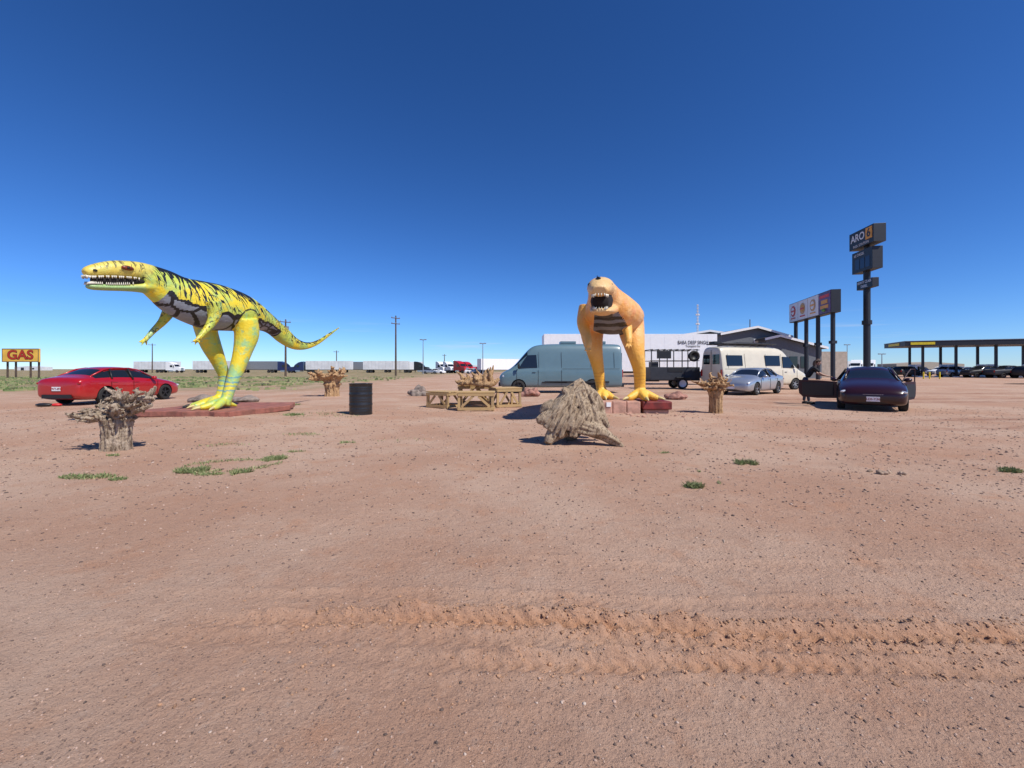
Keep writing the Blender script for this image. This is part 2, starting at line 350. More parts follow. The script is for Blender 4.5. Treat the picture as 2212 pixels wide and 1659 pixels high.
def stump(x,y,H,tr,crown,mat,seed,vox):
    random.seed(seed); z0=gz(x,y); g=group('tree_stump',(x,y,z0)); ch=[]
    j=lambda s:random.uniform(-s,s)
    ch.append([(x,y,z0-.08,tr*1.0),(x+.01,y,z0+H*.25,tr*.93),(x-.01,y,z0+H*.7,tr*.92),(x,y,z0+H,tr*1.05),(x,y,z0+H*1.12,tr*.9)])
    for k in range(13):
        a=k*.483+j(.15); rr=tr*random.uniform(.10,.17); a2=a+j(.2)
        ch.append([(x+tr*.93*math.cos(a),y+tr*.93*math.sin(a),z0-.05,rr),(x+tr*.86*math.cos(a),y+tr*.86*math.sin(a),z0+H*.5,rr*.85),(x+tr*.98*math.cos(a2),y+tr*.98*math.sin(a2),z0+H,rr),(x+tr*1.25*math.cos(a2),y+tr*1.25*math.sin(a2),z0+H*1.13,rr)])
    for (cx,cz,rw,rh,n) in crown:
        ch.append([(x,y,z0+H*.95,tr*.8),(x+cx*.6,y,z0+H+(cz-H)*.5,rh*.9),(x+cx,y,z0+cz,rh*1.1)])
        for k in range(n):
            a=random.uniform(0,6.283); e=random.uniform(-.9,1.); L=random.uniform(.6,1.1)
            ex=x+cx+rw*L*math.cos(a); ey=y+rw*L*math.sin(a)*.85; ez=z0+cz+rh*e
            sx=x+cx*.6; sy=y; sz=z0+H+(cz-H)*.6
            r=rh*random.uniform(.18,.42)
            m1=((sx*2+ex)/3+j(.04),(sy*2+ey)/3+j(.04),(sz*2+ez)/3+j(.03)); m2_=((sx+ex*2)/3+j(.05),(sy+ey*2)/3+j(.05),(sz+ez*2)/3+j(.04))
            ch.append([(sx,sy,sz,r*1.4),(*m1,r*1.2),(*m2_,r*1.0),(ex,ey,ez,r*.55),(ex+j(.05),ey+j(.05),ez+j(.06),r*.2)])
            for q in range(5):
                p=random.choice((m1,m2_,m2_,(ex,ey,ez))); dx,dy,dz=j(.26)*rw,j(.26)*rw,abs(j(.22))*rw
                ch.append([(*p,r*.6),(p[0]+dx*.6,p[1]+dy*.6,p[2]+dz*.4+j(.01),r*.42),(p[0]+dx,p[1]+dy,p[2]+dz,r*.14)])
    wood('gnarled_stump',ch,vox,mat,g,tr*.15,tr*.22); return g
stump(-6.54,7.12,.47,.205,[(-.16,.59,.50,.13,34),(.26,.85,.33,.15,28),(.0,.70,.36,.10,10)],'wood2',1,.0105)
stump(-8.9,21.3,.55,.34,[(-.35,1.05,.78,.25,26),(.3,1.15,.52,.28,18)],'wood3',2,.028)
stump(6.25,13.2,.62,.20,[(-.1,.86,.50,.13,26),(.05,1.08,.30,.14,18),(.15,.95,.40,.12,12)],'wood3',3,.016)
random.seed(11)
def dw(chs,D): return [[(*from_px(px,py,D+dd),r/F*D) for (px,py,dd,r) in ch] for ch in chs]
g=group('driftwood_root',(1.2,7.7,0))
CH=[
 [(1257,819,.12,5),(1236,850,.1,20),(1208,898,.02,29),(1192,930,.02,23)],
 [(1252,826,.2,8),(1246,870,.15,30),(1234,918,.1,34)],
 [(1285,850,.2,8),(1272,880,.1,23),(1255,915,.03,30)],
 [(1240,905,.0,30),(1290,930,-.1,18),(1325,952,-.2,10),(1347,966,-.3,4)],
 [(1205,905,0,27),(1178,905,-.05,17),(1160,909,-.08,7)],
 [(1210,925,0,25),(1190,945,-.1,14),(1183,958,-.15,8)],
 [(1275,895,.1,18),(1300,905,.15,12),(1312,922,.2,7)],
 [(1235,925,.3,26),(1230,945,.5,16),(1240,958,.6,11)],
 [(1195,880,.1,20),(1178,882,.1,12),(1168,892,.1,5)],
 [(1262,832,.3,7),(1288,860,.4,12),(1298,900,.4,13)],
 [(1240,850,0,12),(1262,838,-.05,5)],[(1225,850,0,11),(1216,838,-.02,5)],[(1278,862,.1,8),(1290,850,.05,3)],[(1268,845,.1,8),(1274,832,.1,3)]]
for k in range(40):
    t=k/39.; ex=1163+t*135+random.uniform(-6,6); ey=905+30*math.sin(t*3.1)+random.uniform(-8,14); tx=1252+random.uniform(-12,24)*(.3+t); ty=822+random.uniform(0,40)*(.3+abs(t-.4)); dd=-.12-.14*math.sin(t*3.14)
    mx,my=(tx+ex)/2+random.uniform(-3,3),(ty+ey)/2+random.uniform(-3,3); r=random.uniform(2.4,5.)
    CH.append([(tx,ty,.03,r*.6),(mx,my,-.03+dd*.6,r),((mx+ex)/2+random.uniform(-2,2),(my+ey)/2,dd*.98,r*1.05),(ex,ey,dd*.9,r*.8)])
for k in range(9):
    y0=random.uniform(905,930); CH.append([(1225+k*5,y0,-.2,6),(1265+k*6,y0+12,-.24,5),(1300+k*4,936+k*1.5,-.25,4),(1325+k*2,948+k*1.4,-.3,2.5)])
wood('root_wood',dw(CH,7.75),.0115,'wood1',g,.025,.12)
# ------------------------------------------------------------------ dinosaur statues
def loft(b,st,r_vec,seg=22,n=5,close=True):
    "st rows: x,y,z,hh,hw"
    q=crm(st,n); rv=Vector(r_vec).normalized(); vs=[]
    for i,row in enumerate(q):
        p=Vector(row[:3]); t=(Vector(q[min(i+1,len(q)-1)][:3])-Vector(q[max(i-1,0)][:3])).normalized()
        rr=(rv-t*rv.dot(t)).normalized(); up=rr.cross(t).normalized()
        if up.z<0: up=-up
        for k in range(seg):
            a=2*math.pi*k/seg; vs.append(p+rr*math.cos(a)*max(.004,row[4])+up*math.sin(a)*max(.004,row[3]))
    fs=[(i*seg+k,i*seg+(k+1)%seg,(i+1)*seg+(k+1)%seg,(i+1)*seg+k) for i in range(len(q)-1) for k in range(seg)]
    fs+=[tuple(range(seg))[::-1],tuple((len(q)-1)*seg+k for k in range(seg))]
    b.add(vs,fs,0); return q
def dino_attrs(ob,spine,tubes,rvec):
    n=len(ob.data.vertices); co=np.empty(n*3,np.float32); ob.data.vertices.foreach_get('co',co); co=co.reshape(-1,3)
    sp=spine[:,:3]; seg=np.linalg.norm(np.diff(sp,axis=0),axis=1); S_=np.concatenate([[0],np.cumsum(seg)])
    best=np.full(n,1e9); s=np.zeros(n); v=np.zeros(n); lat=np.zeros(n); rv3=np.array(rvec)
    for i in range(len(sp)):
        d=co-sp[i]; dist=np.linalg.norm(d,axis=1); mkk=dist<best
        best[mkk]=dist[mkk]; s[mkk]=S_[i]; v[mkk]=(d[mkk,2])/spine[i,3]; lat[mkk]=(d[mkk]@rv3)/spine[i,4]
    bi=np.searchsorted(S_,s); bi=np.clip(bi,0,len(sp)-2); t=sp[np.minimum(bi+1,len(sp)-1)]-sp[np.maximum(bi-1,0)]; t/=np.linalg.norm(t,axis=1)[:,None]+1e-9
    s=s+np.einsum('ij,ij->i',co-sp[bi],t)
    bodyd=best/np.interp(s,S_,(spine[:,3]+spine[:,4])/2)
    masks={}
    for nm,tl in tubes.items():
        d0=np.full(n,1e9)
        for tb in tl:
            q=crm(tb,6)
            for row in q: d0=np.minimum(d0,np.linalg.norm(co-row[:3],axis=1)/max(row[3],.03))
        masks[nm]=np.clip((bodyd-d0)*3+.8,0,1)
    for nm,arr in dict(s=s,v=np.clip(v,-1.5,1.5),lat=np.clip(lat,-2,2),**masks).items():
        a=ob.data.attributes.new('d_'+nm,'FLOAT','POINT'); a.data.foreach_set('value',arr.astype(np.float32))
def dino_mesh(name,b,vox,mat,par):
    ob=b.obj(name,[mat]); r=ob.modifiers.new('r','REMESH'); r.mode='VOXEL'; r.voxel_size=vox
    s=ob.modifiers.new('s','SMOOTH'); s.factor=.5; s.iterations=7
    bake(ob); shade(ob); attach(ob,par); return ob
def dmat_common(name):
    m,nt,b=newmat(name); A=lambda n: nd(nt,'ShaderNodeAttribute',attribute_name='d_'+n).outputs['Fac']
    co=objco(nt); z=nd(nt,'ShaderNodeSeparateXYZ',{0:co}).outputs[2]; return m,nt,b,A,co,z
BLK=(.010,.011,.015)
m,nt,b,A,co,z=dmat_common('yellow_striped_statue_paint')
s_,v_,leg,arm,head=A('s'),A('v'),A('leg'),A('arm'),A('head')
yel=mixc(nt,ss(nt,noise(nt,co,1.8,5,.65),.42,.60),(.76,.58,.03),(.50,.58,.09))
yel=mixc(nt,mth(nt,'MULTIPLY',ss(nt,noise(nt,co,3.2,5,.7),.49,.62),mth(nt,'ADD',.35,mth(nt,'MULTIPLY',mth(nt,'MAXIMUM',leg,arm),.4))),yel,(.24,.50,.27))
vec=nd(nt,'ShaderNodeCombineXYZ',{0:mth(nt,'ADD',mth(nt,'MULTIPLY',s_,4.2),mth(nt,'MULTIPLY',v_,1.3)),1:mth(nt,'MULTIPLY',v_,.5),2:0.0}).outputs[0]
ns=noise(nt,vec,1.5,2,.5,1.0)
body_only=mth(nt,'SUBTRACT',1.0,mth(nt,'MULTIPLY',leg,.7))
band=mth(nt,'LESS_THAN',mth(nt,'ABSOLUTE',mth(nt,'SUBTRACT',ns,.5)),mth(nt,'ADD',.022,mth(nt,'MULTIPLY',ss(nt,v_,-.2,.9),.04)))
solid=ss(nt,mth(nt,'SUBTRACT',ns,mth(nt,'SUBTRACT',.68,mth(nt,'MULTIPLY',ss(nt,v_,.35,.95),.24))),0.,.015)
st=mth(nt,'MULTIPLY',mth(nt,'MAXIMUM',band,solid),ss(nt,v_,-.45,-.1))
st=mth(nt,'MULTIPLY',st,body_only)
c=mixc(nt,mth(nt,'MULTIPLY',st,mth(nt,'SUBTRACT',1.0,mth(nt,'MULTIPLY',head,.95))),yel,BLK)
sa=mth(nt,'LESS_THAN',mth(nt,'ABSOLUTE',mth(nt,'SUBTRACT',noise(nt,co,5.,2,.5,1.),.5)),.016); c=mixc(nt,mth(nt,'MULTIPLY',sa,mth(nt,'MULTIPLY',arm,.8)),c,BLK)
vh=nd(nt,'ShaderNodeCombineXYZ',{0:mth(nt,'MULTIPLY',s_,14.),1:mth(nt,'MULTIPLY',v_,.8)}).outputs[0]
hl=mth(nt,'MULTIPLY',mth(nt,'MULTIPLY',ss(nt,noise(nt,vh,1.3,3,.5,1.2),.55,.6),head),ss(nt,v_,-.2,.3))
hc=mixc(nt,noise(nt,co,6.,5),(.80,.58,.06),(.60,.53,.20))
c=mixc(nt,mth(nt,'MULTIPLY',head,.7),c,hc); c=mixc(nt,mth(nt,'MULTIPLY',hl,.85),c,(.06,.05,.03))
c=mixc(nt,mth(nt,'MULTIPLY',mth(nt,'MULTIPLY',head,mth(nt,'SUBTRACT',1.0,ss(nt,v_,-1.0,-.55))),.8),c,(.22,.45,.2))
vb=nd(nt,'ShaderNodeCombineXYZ',{0:mth(nt,'MULTIPLY',s_,2.2),1:mth(nt,'MULTIPLY',v_,1.6)}).outputs[0]
ve=nd(nt,'ShaderNodeTexVoronoi',{'Vector':vb,'Scale':1.0},feature='DISTANCE_TO_EDGE').outputs['Distance']
bc=mixc(nt,ss(nt,ve,.06,.09),BLK,mixc(nt,noise(nt,co,8.,3),(.15,.17,.205),(.30,.33,.38)))
lim=mth(nt,'ADD',-.34,mth(nt,'MULTIPLY',mth(nt,'SUBTRACT',noise(nt,vb,2.,1),.5),.4))
rng_=mth(nt,'MULTIPLY',mth(nt,'MULTIPLY',mth(nt,'GREATER_THAN',s_,.55),mth(nt,'LESS_THAN',s_,4.2)),mth(nt,'MULTIPLY',mth(nt,'LESS_THAN',leg,.5),mth(nt,'LESS_THAN',arm,.5)))
c=mixc(nt,mth(nt,'MULTIPLY',mth(nt,'LESS_THAN',v_,lim),rng_),c,bc)
rim=mth(nt,'LESS_THAN',mth(nt,'ABSOLUTE',mth(nt,'SUBTRACT',v_,lim)),.08)
c=mixc(nt,mth(nt,'MULTIPLY',rim,rng_),c,BLK)
for q in (leg,arm):
    ed=mth(nt,'LESS_THAN',mth(nt,'ABSOLUTE',mth(nt,'SUBTRACT',q,.42)),.2); c=mixc(nt,mth(nt,'MULTIPLY',ed,mth(nt,'MULTIPLY',.9,mth(nt,'GREATER_THAN',noise(nt,co,7.,2),.47))),c,BLK)
bd=mth(nt,'GREATER_THAN',mth(nt,'SINE',mth(nt,'ADD',mth(nt,'MULTIPLY',z,48.),mth(nt,'MULTIPLY',noise(nt,co,4.,3),9.))),.5)
bd=mth(nt,'MULTIPLY',bd,mth(nt,'MULTIPLY',mth(nt,'GREATER_THAN',z,.62),mth(nt,'LESS_THAN',z,1.2)))
c=mixc(nt,mth(nt,'MULTIPLY',bd,mth(nt,'MULTIPLY',leg,.7)),c,(.08,.28,.40))
nt.links.new(c,b.inputs['Base Color']); b.inputs['Roughness'].default_value=.42
bumpn(nt,b,noise(nt,co,14.,4),.45,.035); M['ydino']=m
m,nt,b,A,co,z=dmat_common('orange_statue_paint')
s_,v_,lat,leg,arm,head=A('s'),A('v'),A('lat'),A('leg'),A('arm'),A('head')
c=mixc(nt,ss(nt,noise(nt,co,1.8,6,.65),.38,.62),(.80,.36,.085),(.82,.47,.19))
c=mixc(nt,mth(nt,'MULTIPLY',ss(nt,noise(nt,co,3.,5,.6),.5,.7),.5),c,(.80,.28,.14))
c=mixc(nt,mth(nt,'MULTIPLY',mth(nt,'MAXIMUM',mth(nt,'MULTIPLY',leg,mth(nt,'SUBTRACT',1.0,ss(nt,z,1.0,2.8))),mth(nt,'MULTIPLY',arm,.5)),.85),c,(.84,.49,.055))
c=mixc(nt,mth(nt,'MULTIPLY',head,.65),c,mixc(nt,noise(nt,co,9.,5),(.62,.41,.14),(.74,.58,.33)))
w=mth(nt,'SINE',mth(nt,'ADD',mth(nt,'ADD',mth(nt,'MULTIPLY',z,46.),mth(nt,'MULTIPLY',mth(nt,'MULTIPLY',lat,lat),-5.)),mth(nt,'MULTIPLY',noise(nt,co,3.,2),3.)))
bc=mixc(nt,ss(nt,w,-.1,.15),(.015,.015,.018),(.16,.18,.22))
al=mth(nt,'ABSOLUTE',lat)
lim=mth(nt,'SUBTRACT',-.02,mth(nt,'MULTIPLY',al,.5))
bsel=mth(nt,'MULTIPLY',mth(nt,'LESS_THAN',al,.60),mth(nt,'MULTIPLY',mth(nt,'MULTIPLY',mth(nt,'LESS_THAN',leg,.45),mth(nt,'LESS_THAN',arm,.45)),mth(nt,'MULTIPLY',mth(nt,'LESS_THAN',head,.5),mth(nt,'LESS_THAN',s_,3.2))))
c=mixc(nt,mth(nt,'MULTIPLY',mth(nt,'LESS_THAN',v_,lim),bsel),c,bc)
bd=mth(nt,'GREATER_THAN',mth(nt,'SINE',mth(nt,'ADD',mth(nt,'MULTIPLY',z,60.),mth(nt,'MULTIPLY',noise(nt,co,4.,3),6.))),.6)
bd=mth(nt,'MULTIPLY',bd,mth(nt,'MULTIPLY',mth(nt,'GREATER_THAN',z,.7),mth(nt,'LESS_THAN',z,1.3)))
c=mixc(nt,mth(nt,'MULTIPLY',bd,mth(nt,'MULTIPLY',leg,.4)),c,(.6,.27,.06))
nt.links.new(c,b.inputs['Base Color']); b.inputs['Roughness'].default_value=.5
bumpn(nt,b,noise(nt,co,12.,5),.5,.05); M['odino']=m
M['tooth']=simple('statue_teeth',(.70,.66,.54),.5); M['mouth']=simple('mouth_dark',(.010,.006,.006),.9); M['eye']=simple('statue_eye',(.18,.03,.01),.4,var=.5,scale=20)
M['blk']=simple('black_statue_paint',(.012,.012,.013),.5); M['claw']=simple('claw_paint',(.58,.48,.2),.5)
a_,b_=.3,.954; H0=Vector((-8.34,12.6)); fv=Vector((-a_,-b_,0)); rv=Vector((-b_,a_,0))
def yp(px,py,off=0.):
    x0=H0.x+rv.x*off; y0=H0.y+rv.y*off; k=(px-1106)/F; s=(x0-k*y0)/(a_-k*b_); D=y0-b_*s
    return Vector((x0-a_*s,D,CAMH+(797-py)/F*D))
def yst(rows,off=0):
    out=[]
    for (px,t,bo,hw) in rows:
        p=yp(px,(t+bo)/2,off); out.append((*p,(bo-t)/2/F*p.y,hw))
    return out
gY=group('yellow_dinosaur_statue',(-8.34,12.6,.2)); bY=MB()
body=yst([(302,568,628,.25),(322,571,636,.27),(350,579,658,.32),(380,593,682,.41),(415,605,700,.52),(450,612,712,.59),(485,620,715,.61),(520,635,716,.58),(550,656,716,.48),(570,672,716,.36),(590,689,724,.28),(612,707,743,.21),(635,728,755,.155),(660,739,755,.105),(685,735,745,.07),(710,720,727,.045),(733,706,709,.02)])
spY=loft(bY,body,rv,26,6)
uj=yst([(182,583,597,.09),(192,575,600,.14),(220,567,601,.19),(250,563,603,.225),(280,564,606,.25),(305,567,612,.255),(325,571,630,.26)]); loft(bY,uj,rv,20)
lj=yst([(188,613,621,.09),(198,612,626,.13),(230,614,628,.165),(265,614,629,.19),(295,611,631,.22),(320,605,635,.25)]); loft(bY,lj,rv,20)
def ych(rows,off): return [(*yp(px,py,off+(e[0] if e else 0)),r) for (px,py,r,*e) in rows]
legN=ych([(530,690,.32),(533,722,.33),(524,760,.25),(511,800,.195),(497,838,.15),(489,862,.145),(485,876,.14)],-.38)
legF=ych([(440,690,.30),(447,720,.28),(457,748,.255),(474,785,.19),(484,815,.15),(478,850,.135),(466,872,.13)],.42)
armN=ych([(462,652,.18),(464,678,.155),(455,700,.11),(440,718,.078),(427,733,.058)],-.58)
armF=ych([(378,650,.17),(362,678,.14),(350,696,.10),(330,716,.072),(314,734,.055)],.50)
for ch in (legN,legF,armN,armF): bY.ctube(ch,6,0,16)
cl=MB()
def foot(b,cb,base,fv,zf,L=.6,r=.11,back=True,spread=(-.75,-.1,.5)):
    for a in spread:
        d=Matrix.Rotation(a,3,'Z')@fv; p=Vector((base.x,base.y,zf))
        b.ctube([(*(p+Vector((0,0,.22))),r*1.1),(*(p+d*L*.35+Vector((0,0,.16))),r*1.05),(*(p+d*L*.75+Vector((0,0,.08))),r*.85),(*(p+d*L+Vector((0,0,.06))),r*.55)],5,0,12)
        cb.ctube([(*(p+d*L*.95+Vector((0,0,.07))),r*.4),(*(p+d*(L+.1)+Vector((0,0,.05))),r*.3),(*(p+d*(L+.2)+Vector((0,0,.015))),.01)],3,0,8)
    if back:
        d=-fv; b.ctube([(*(p+Vector((0,0,.15))),r),(*(p+d*L*.5+Vector((0,0,.07))),r*.5),(*(p+d*L*.65+Vector((0,0,.03))),.02)],4,0,10)
ZF=.24
foot(bY,cl,Vector(legN[-1][:3]),fv,ZF,.6,.105,spread=(-1.0,-.3,.45)); foot(bY,cl,Vector(legF[-1][:3]),fv,ZF,.6,.105,spread=(-.8,-.1,.5))
def hand(b,ch,tips,r=.03):
    p=Vector(ch[-1][:3])
    for t in tips: b.ctube([(*p,r*1.5),(*((p+t)/2+Vector((0,0,.015))),r),(*t,r*.3)],4,0,8)
hand(bY,armN,[yp(411,742,-.62),yp(420,748,-.58),yp(433,745,-.66)]); hand(bY,armF,[yp(297,741,.55),yp(304,749,.5),yp(318,749,.58)])
obY=dino_mesh('body',bY,.022,'ydino',gY)
HY=[[(*Vector(r[:3]),r[4]) for r in uj[:-1]],[(*Vector(r[:3]),r[4]*.8) for r in lj[:-1]]]
dino_attrs(obY,spY,{'leg':[legN,legF],'arm':[armN,armF],'head':HY},rv)
cl.obj('toe_claws',['claw'],gY,smooth=True)
def teeth(up_rows,lo_rows,rv,par,n=26,hgt=.09,rad=.022,sc=.9,frac=.86):
    b=MB()
    for rows,sgn in ((up_rows,-1),(lo_rows,1)):
        q=crm(rows,8); q=q[:max(2,int(len(q)*frac))]
        idx=np.linspace(0,len(q)-1,n)
        for side in(-1,1):
            for i in idx:
                r=q[int(i)]; p=Vector(r[:3])+rv*side*r[4]*sc; zz=r[2]+sgn*r[3]*.72
                b.tube([(p.x,p.y,zz),(p.x,p.y,zz+sgn*hgt*random.uniform(.8,1.15))],[rad,.003],0,7)
        r=q[0]
        for k in (-.6,-.2,.2,.6):
            p=Vector(r[:3])+rv*k*r[4]; zz=r[2]+sgn*r[3]*.6; b.tube([(p.x,p.y,zz),(p.x,p.y,zz+sgn*hgt)],[rad,.003],0,7)
    b.obj('teeth',['tooth'],par,smooth=True)
teeth(uj[:6],lj[:5],rv,gY,26,.06,.019,.88)
mb=MB(); mo=yst([(200,597,615,.09),(230,598,617,.13),(265,600,617,.165),(295,602,617,.195),(310,604,620,.195)]); loft(mb,mo,rv,14); mb.obj('mouth_interior',['mouth'],gY,smooth=True)
eb=MB()
pe=yp(276,579,-.25)
eb.sphere(pe,(.05,.13,.055),0,14,Matrix.Rotation(-.3,3,'Z')); eb.sphere(pe+Vector((.04,-.02,0)),(.022,.04,.03),1,12)
eb.sphere(yp(206,584,-.15),(.03,.05,.03),1,10)
eb.obj('eye_and_nostril',['eye','blk'],gY,smooth=True)
db=MB(); q=spY[18:60]; db.ctube([(*(Vector(r[:3])+Vector((0,0,r[3]*.97))),.05 if 4<i<38 else .02) for i,r in enumerate(q)][::4],3,0,8); db.obj('dorsal_ridge',['blk'],gY,smooth=True)
sl=MB(); zt=.24
poly=[(-10.05,11.35,zt),(-7.35,11.15,zt),(-6.75,13.0,zt),(-7.3,14.4,zt),(-9.8,14.3,zt)]
poly2=[]
for i in range(len(poly)):
    p0=Vector(poly[i]);p1=Vector(poly[(i+1)%len(poly)])
    for k in range(9):
        q=p0.lerp(p1,k/9); poly2.append((q.x+random.uniform(-.05,.05),q.y+random.uniform(-.05,.05),zt))
sl.prism([Vector(p)-Vector((0,0,.15)) for p in poly2],(0,0,.15),0)
sl.obj('concrete_slab',['conc_red'],None,bevel=.02)
def rock(name,x,y,sx,sy,sz,mat,parts=None):
    b=MB()
    for (dx,dy,k) in (parts or ((0,0,1),)): b.sphere((dx,dy,(k-1)*sz*.4),(sx*k,sy*k,sz*k),0,24)
    ob=b.obj(name,[mat])
    s=ob.modifiers.new('s','SUBSURF'); s.levels=1
    t=bpy.data.textures.new('rk','VORONOI'); t.noise_scale=max(sx,sz)*.8; d=ob.modifiers.new('d','DISPLACE'); d.texture=t; d.strength=-sz*1.1; d.mid_level=.3; d.texture_coords='GLOBAL'
    ob.location=(x,y,gz(x,y)+sz*.45); bpy.context.view_layer.update(); bake(ob); autosmooth(ob,25); return ob
def rk(px,py,w,h,mat,name='boulder',parts=None):
    x,y=gp(px,py); return rock(name,x,y,w/F*y/2,w/F*y*.35,h/F*y*.62,mat,parts)
rk(905,855,48,24,'rock_g'); rk(1144,857,44,22,'rock_r'); rk(1461,863,50,20,'rock_r'); rk(530,868,70,17,'rock_g'); rk(450,868,80,20,'rock_g')
M['darktwig']=simple('weathered_fragment',(.34,.24,.17),.9,var=.4,scale=14)
rk(1905,1024,26,11,'darktwig','weathered_stone',((0,0,1),(.12,.03,.7),(.22,-.05,.8),(-.06,.12,.6),(.3,.05,.5),(.16,-.12,.5)))
# --- orange one
gO=group('orange_dinosaur_statue',(3.2,13.2,.3)); bO=MB(); fo=Vector((-.12,-.993,0)); ro=Vector((-.993,.12,0))
def ost(rows): return [(*from_px(px,(t+bo)/2,D),(bo-t)/2/F*D,hw/F*D) for (px,D,t,bo,hw) in rows]
bodyO=ost([(1300,10.75,600,652,29),(1304,11.15,605,674,34),(1310,11.5,617,695,44),(1317,11.95,630,713,57),(1321,12.5,637,722,63),(1326,13.1,644,722,62),(1332,13.8,650,716,56),(1336,14.6,662,712,40),(1338,15.6,676,712,26),(1338,16.6,690,716,16),(1336,17.8,702,716,8),(1333,19.2,700,704,2)])
spO=loft(bO,bodyO,ro,26,6)
ujO=ost([(1296,9.95,618,638,16),(1296,10.1,608,641,23),(1296,10.35,601,643,27),(1298,10.7,598,646,30)]); loft(bO,ujO,ro,20)
ljO=ost([(1297,10.1,668,675,14),(1297,10.22,666,677,20),(1298,10.5,664,679,23),(1301,10.85,658,683,27),(1305,11.2,648,687,31)]); loft(bO,ljO,ro,20)
def och(rows,D): return [(*from_px(px,py,D+dd),r/F*D) for (px,py,r,dd) in rows]
legL=och([(1281,690,29,.5),(1279,722,25,.25),(1284,757,18,.1),(1292,795,13,.2),(1297,830,11,.35),(1301,850,11.5,.3)],13.2)
legR=och([(1359,688,31,.3),(1366,725,26,0),(1374,765,18,-.2),(1381,800,13.5,-.1),(1382,835,12,.05),(1383,855,12,0)],13.2)
armL=och([(1268,664,18,0),(1260,695,14,-.1),(1264,718,11,-.25),(1271,738,8,-.45),(1270,750,7,-.5)],12.2)
armR=och([(1346,662,18,0),(1350,692,14,-.1),(1355,712,10.5,-.25),(1358,730,8,-.45),(1357,742,7,-.5)],12.2)
for ch in (legL,legR,armL,armR): bO.ctube(ch,6,0,16)
clO=MB(); ZO=.42
foot(bO,clO,Vector(legL[-1][:3]),fo,ZO,.45,.12,spread=(.8,.1,-.5)); foot(bO,clO,Vector(legR[-1][:3]),fo,ZO,.55,.13,spread=(1.1,.15,-.9))
for ch,tp_ in ((armL,[(1262,760),(1270,765),(1278,761)]),(armR,[(1350,752),(1358,757),(1366,752)])):
    hand(bO,ch,[from_px(x,y,11.6) for x,y in tp_],.035)
for i in (10,16,22,30,36,44,50):
    r=spO[i]; p=Vector(r[:3])+Vector((0,0,r[3]*.95)); bO.tube([p,p+Vector((0,.03,.14))],[.07,.02],0,8)
obO=dino_mesh('body',bO,.022,'odino',gO)
dino_attrs(obO,spO,{'leg':[legL,legR],'arm':[armL,armR],'head':[[(*r[:3],r[4]) for r in ujO],[(*r[:3],r[4]*.8) for r in ljO[:3]]]},ro)
clO.obj('toe_claws',['claw'],gO,smooth=True)
teeth(ujO[:3],ljO[:3],ro,gO,5,.07,.015,.80,.5)
mb=MB(); loft(mb,ost([(1297,10.2,634,672,17),(1297,10.4,630,673,21),(1300,10.8,622,677,24)]),ro,14); mb.obj('mouth_interior',['mouth'],gO,smooth=True)
eb=MB()
for px in (1273,1320): eb.sphere(from_px(px,615,10.35),(.04,.06,.04),0,12)
eb.sphere(from_px(1292,603,10.3),(.06,.16,.05),0,12); eb.tube([from_px(1291,604,10.2),from_px(1290,595,10.35)],[.03,.005],0,8)
eb.obj('eyes_and_crest',['blk'],gO,smooth=True)
pl=group('statue_plinth',(3.2,13,0)); b=MB()
x0,x1=(1293-1106)/F*12.5,(1385-1106)/F*12.5
for k in range(3): b.box((x0+(x1-x0)*(k+.5)/3,12.95+.01*k,.2),((x1-x0)/3-.012,.9,.42-.006*k),0)
b.box(((x0+x1)/2,13.95,.2),(x1-x0+.1,1.05,.40),0)
b.box(((1412-1106)/F*12.9,13.2,.28),(.86,1.3,.24),1); b.box(((1412-1106)/F*12.9,13.25,.06),(.75,1.2,.19),0)
b.obj('plinth_blocks',['conc_pink','dkred'],pl,bevel=.03)
b=MB(); q=from_px(1315,874,12.48); b.box((q.x,12.485,q.z),(.13,.02,.13),0); b.obj('small_notice',['white_t'],pl)
b=MB()
for i in range(34):
    px=random.uniform(1290,1480); x,y=gp(px,random.uniform(888,905)); r=random.uniform(.02,.06); b.sphere((x,y,gz(x,y)+r*.3),(r,r*.8,r*.5),0,8)
b.obj('rubble',['conc_pink'])
# ------------------------------------------------------------------ barrel
x,y=gp(779.5,897); z0=gz(x,y); g=group('oil_drum',(x,y,z0)); b=MB(); R=.325; Hh=.91
prof=[(0,.0),(0,R*.97),(.0,R),(.03,R)]
for zc in (.30,.60): prof+=[(zc-.03,R*.985),(zc,R*1.025),(zc+.03,R*.985)]
for zc in (.12,.18,.42,.48,.72,.78): prof+=[(zc-.012,R*.985),(zc,R*.997),(zc+.012,R*.985)]
prof=sorted(prof); prof+=[(Hh-.03,R*.985),(Hh-.02,R*1.015),(Hh,R*1.015),(Hh,R*.96),(Hh-.02,R*.95),(Hh-.02,0.001)]
b.lathe((x,y,z0-.01),(0,0,1),prof,0,40); M['drum']=simple('black_drum_paint',(.014,.014,.015),.38,.0,var=.35,bump=.15,coat=.2)
o=b.obj('drum_shell',['drum'],g); autosmooth(o,60)
b=MB(); b.lathe((x+.18,y,z0+Hh-.03),(0,0,1),[(0,.001),(0,.03),(.02,.03),(.02,.001)],0,12); b.obj('bung',['steel'],g)
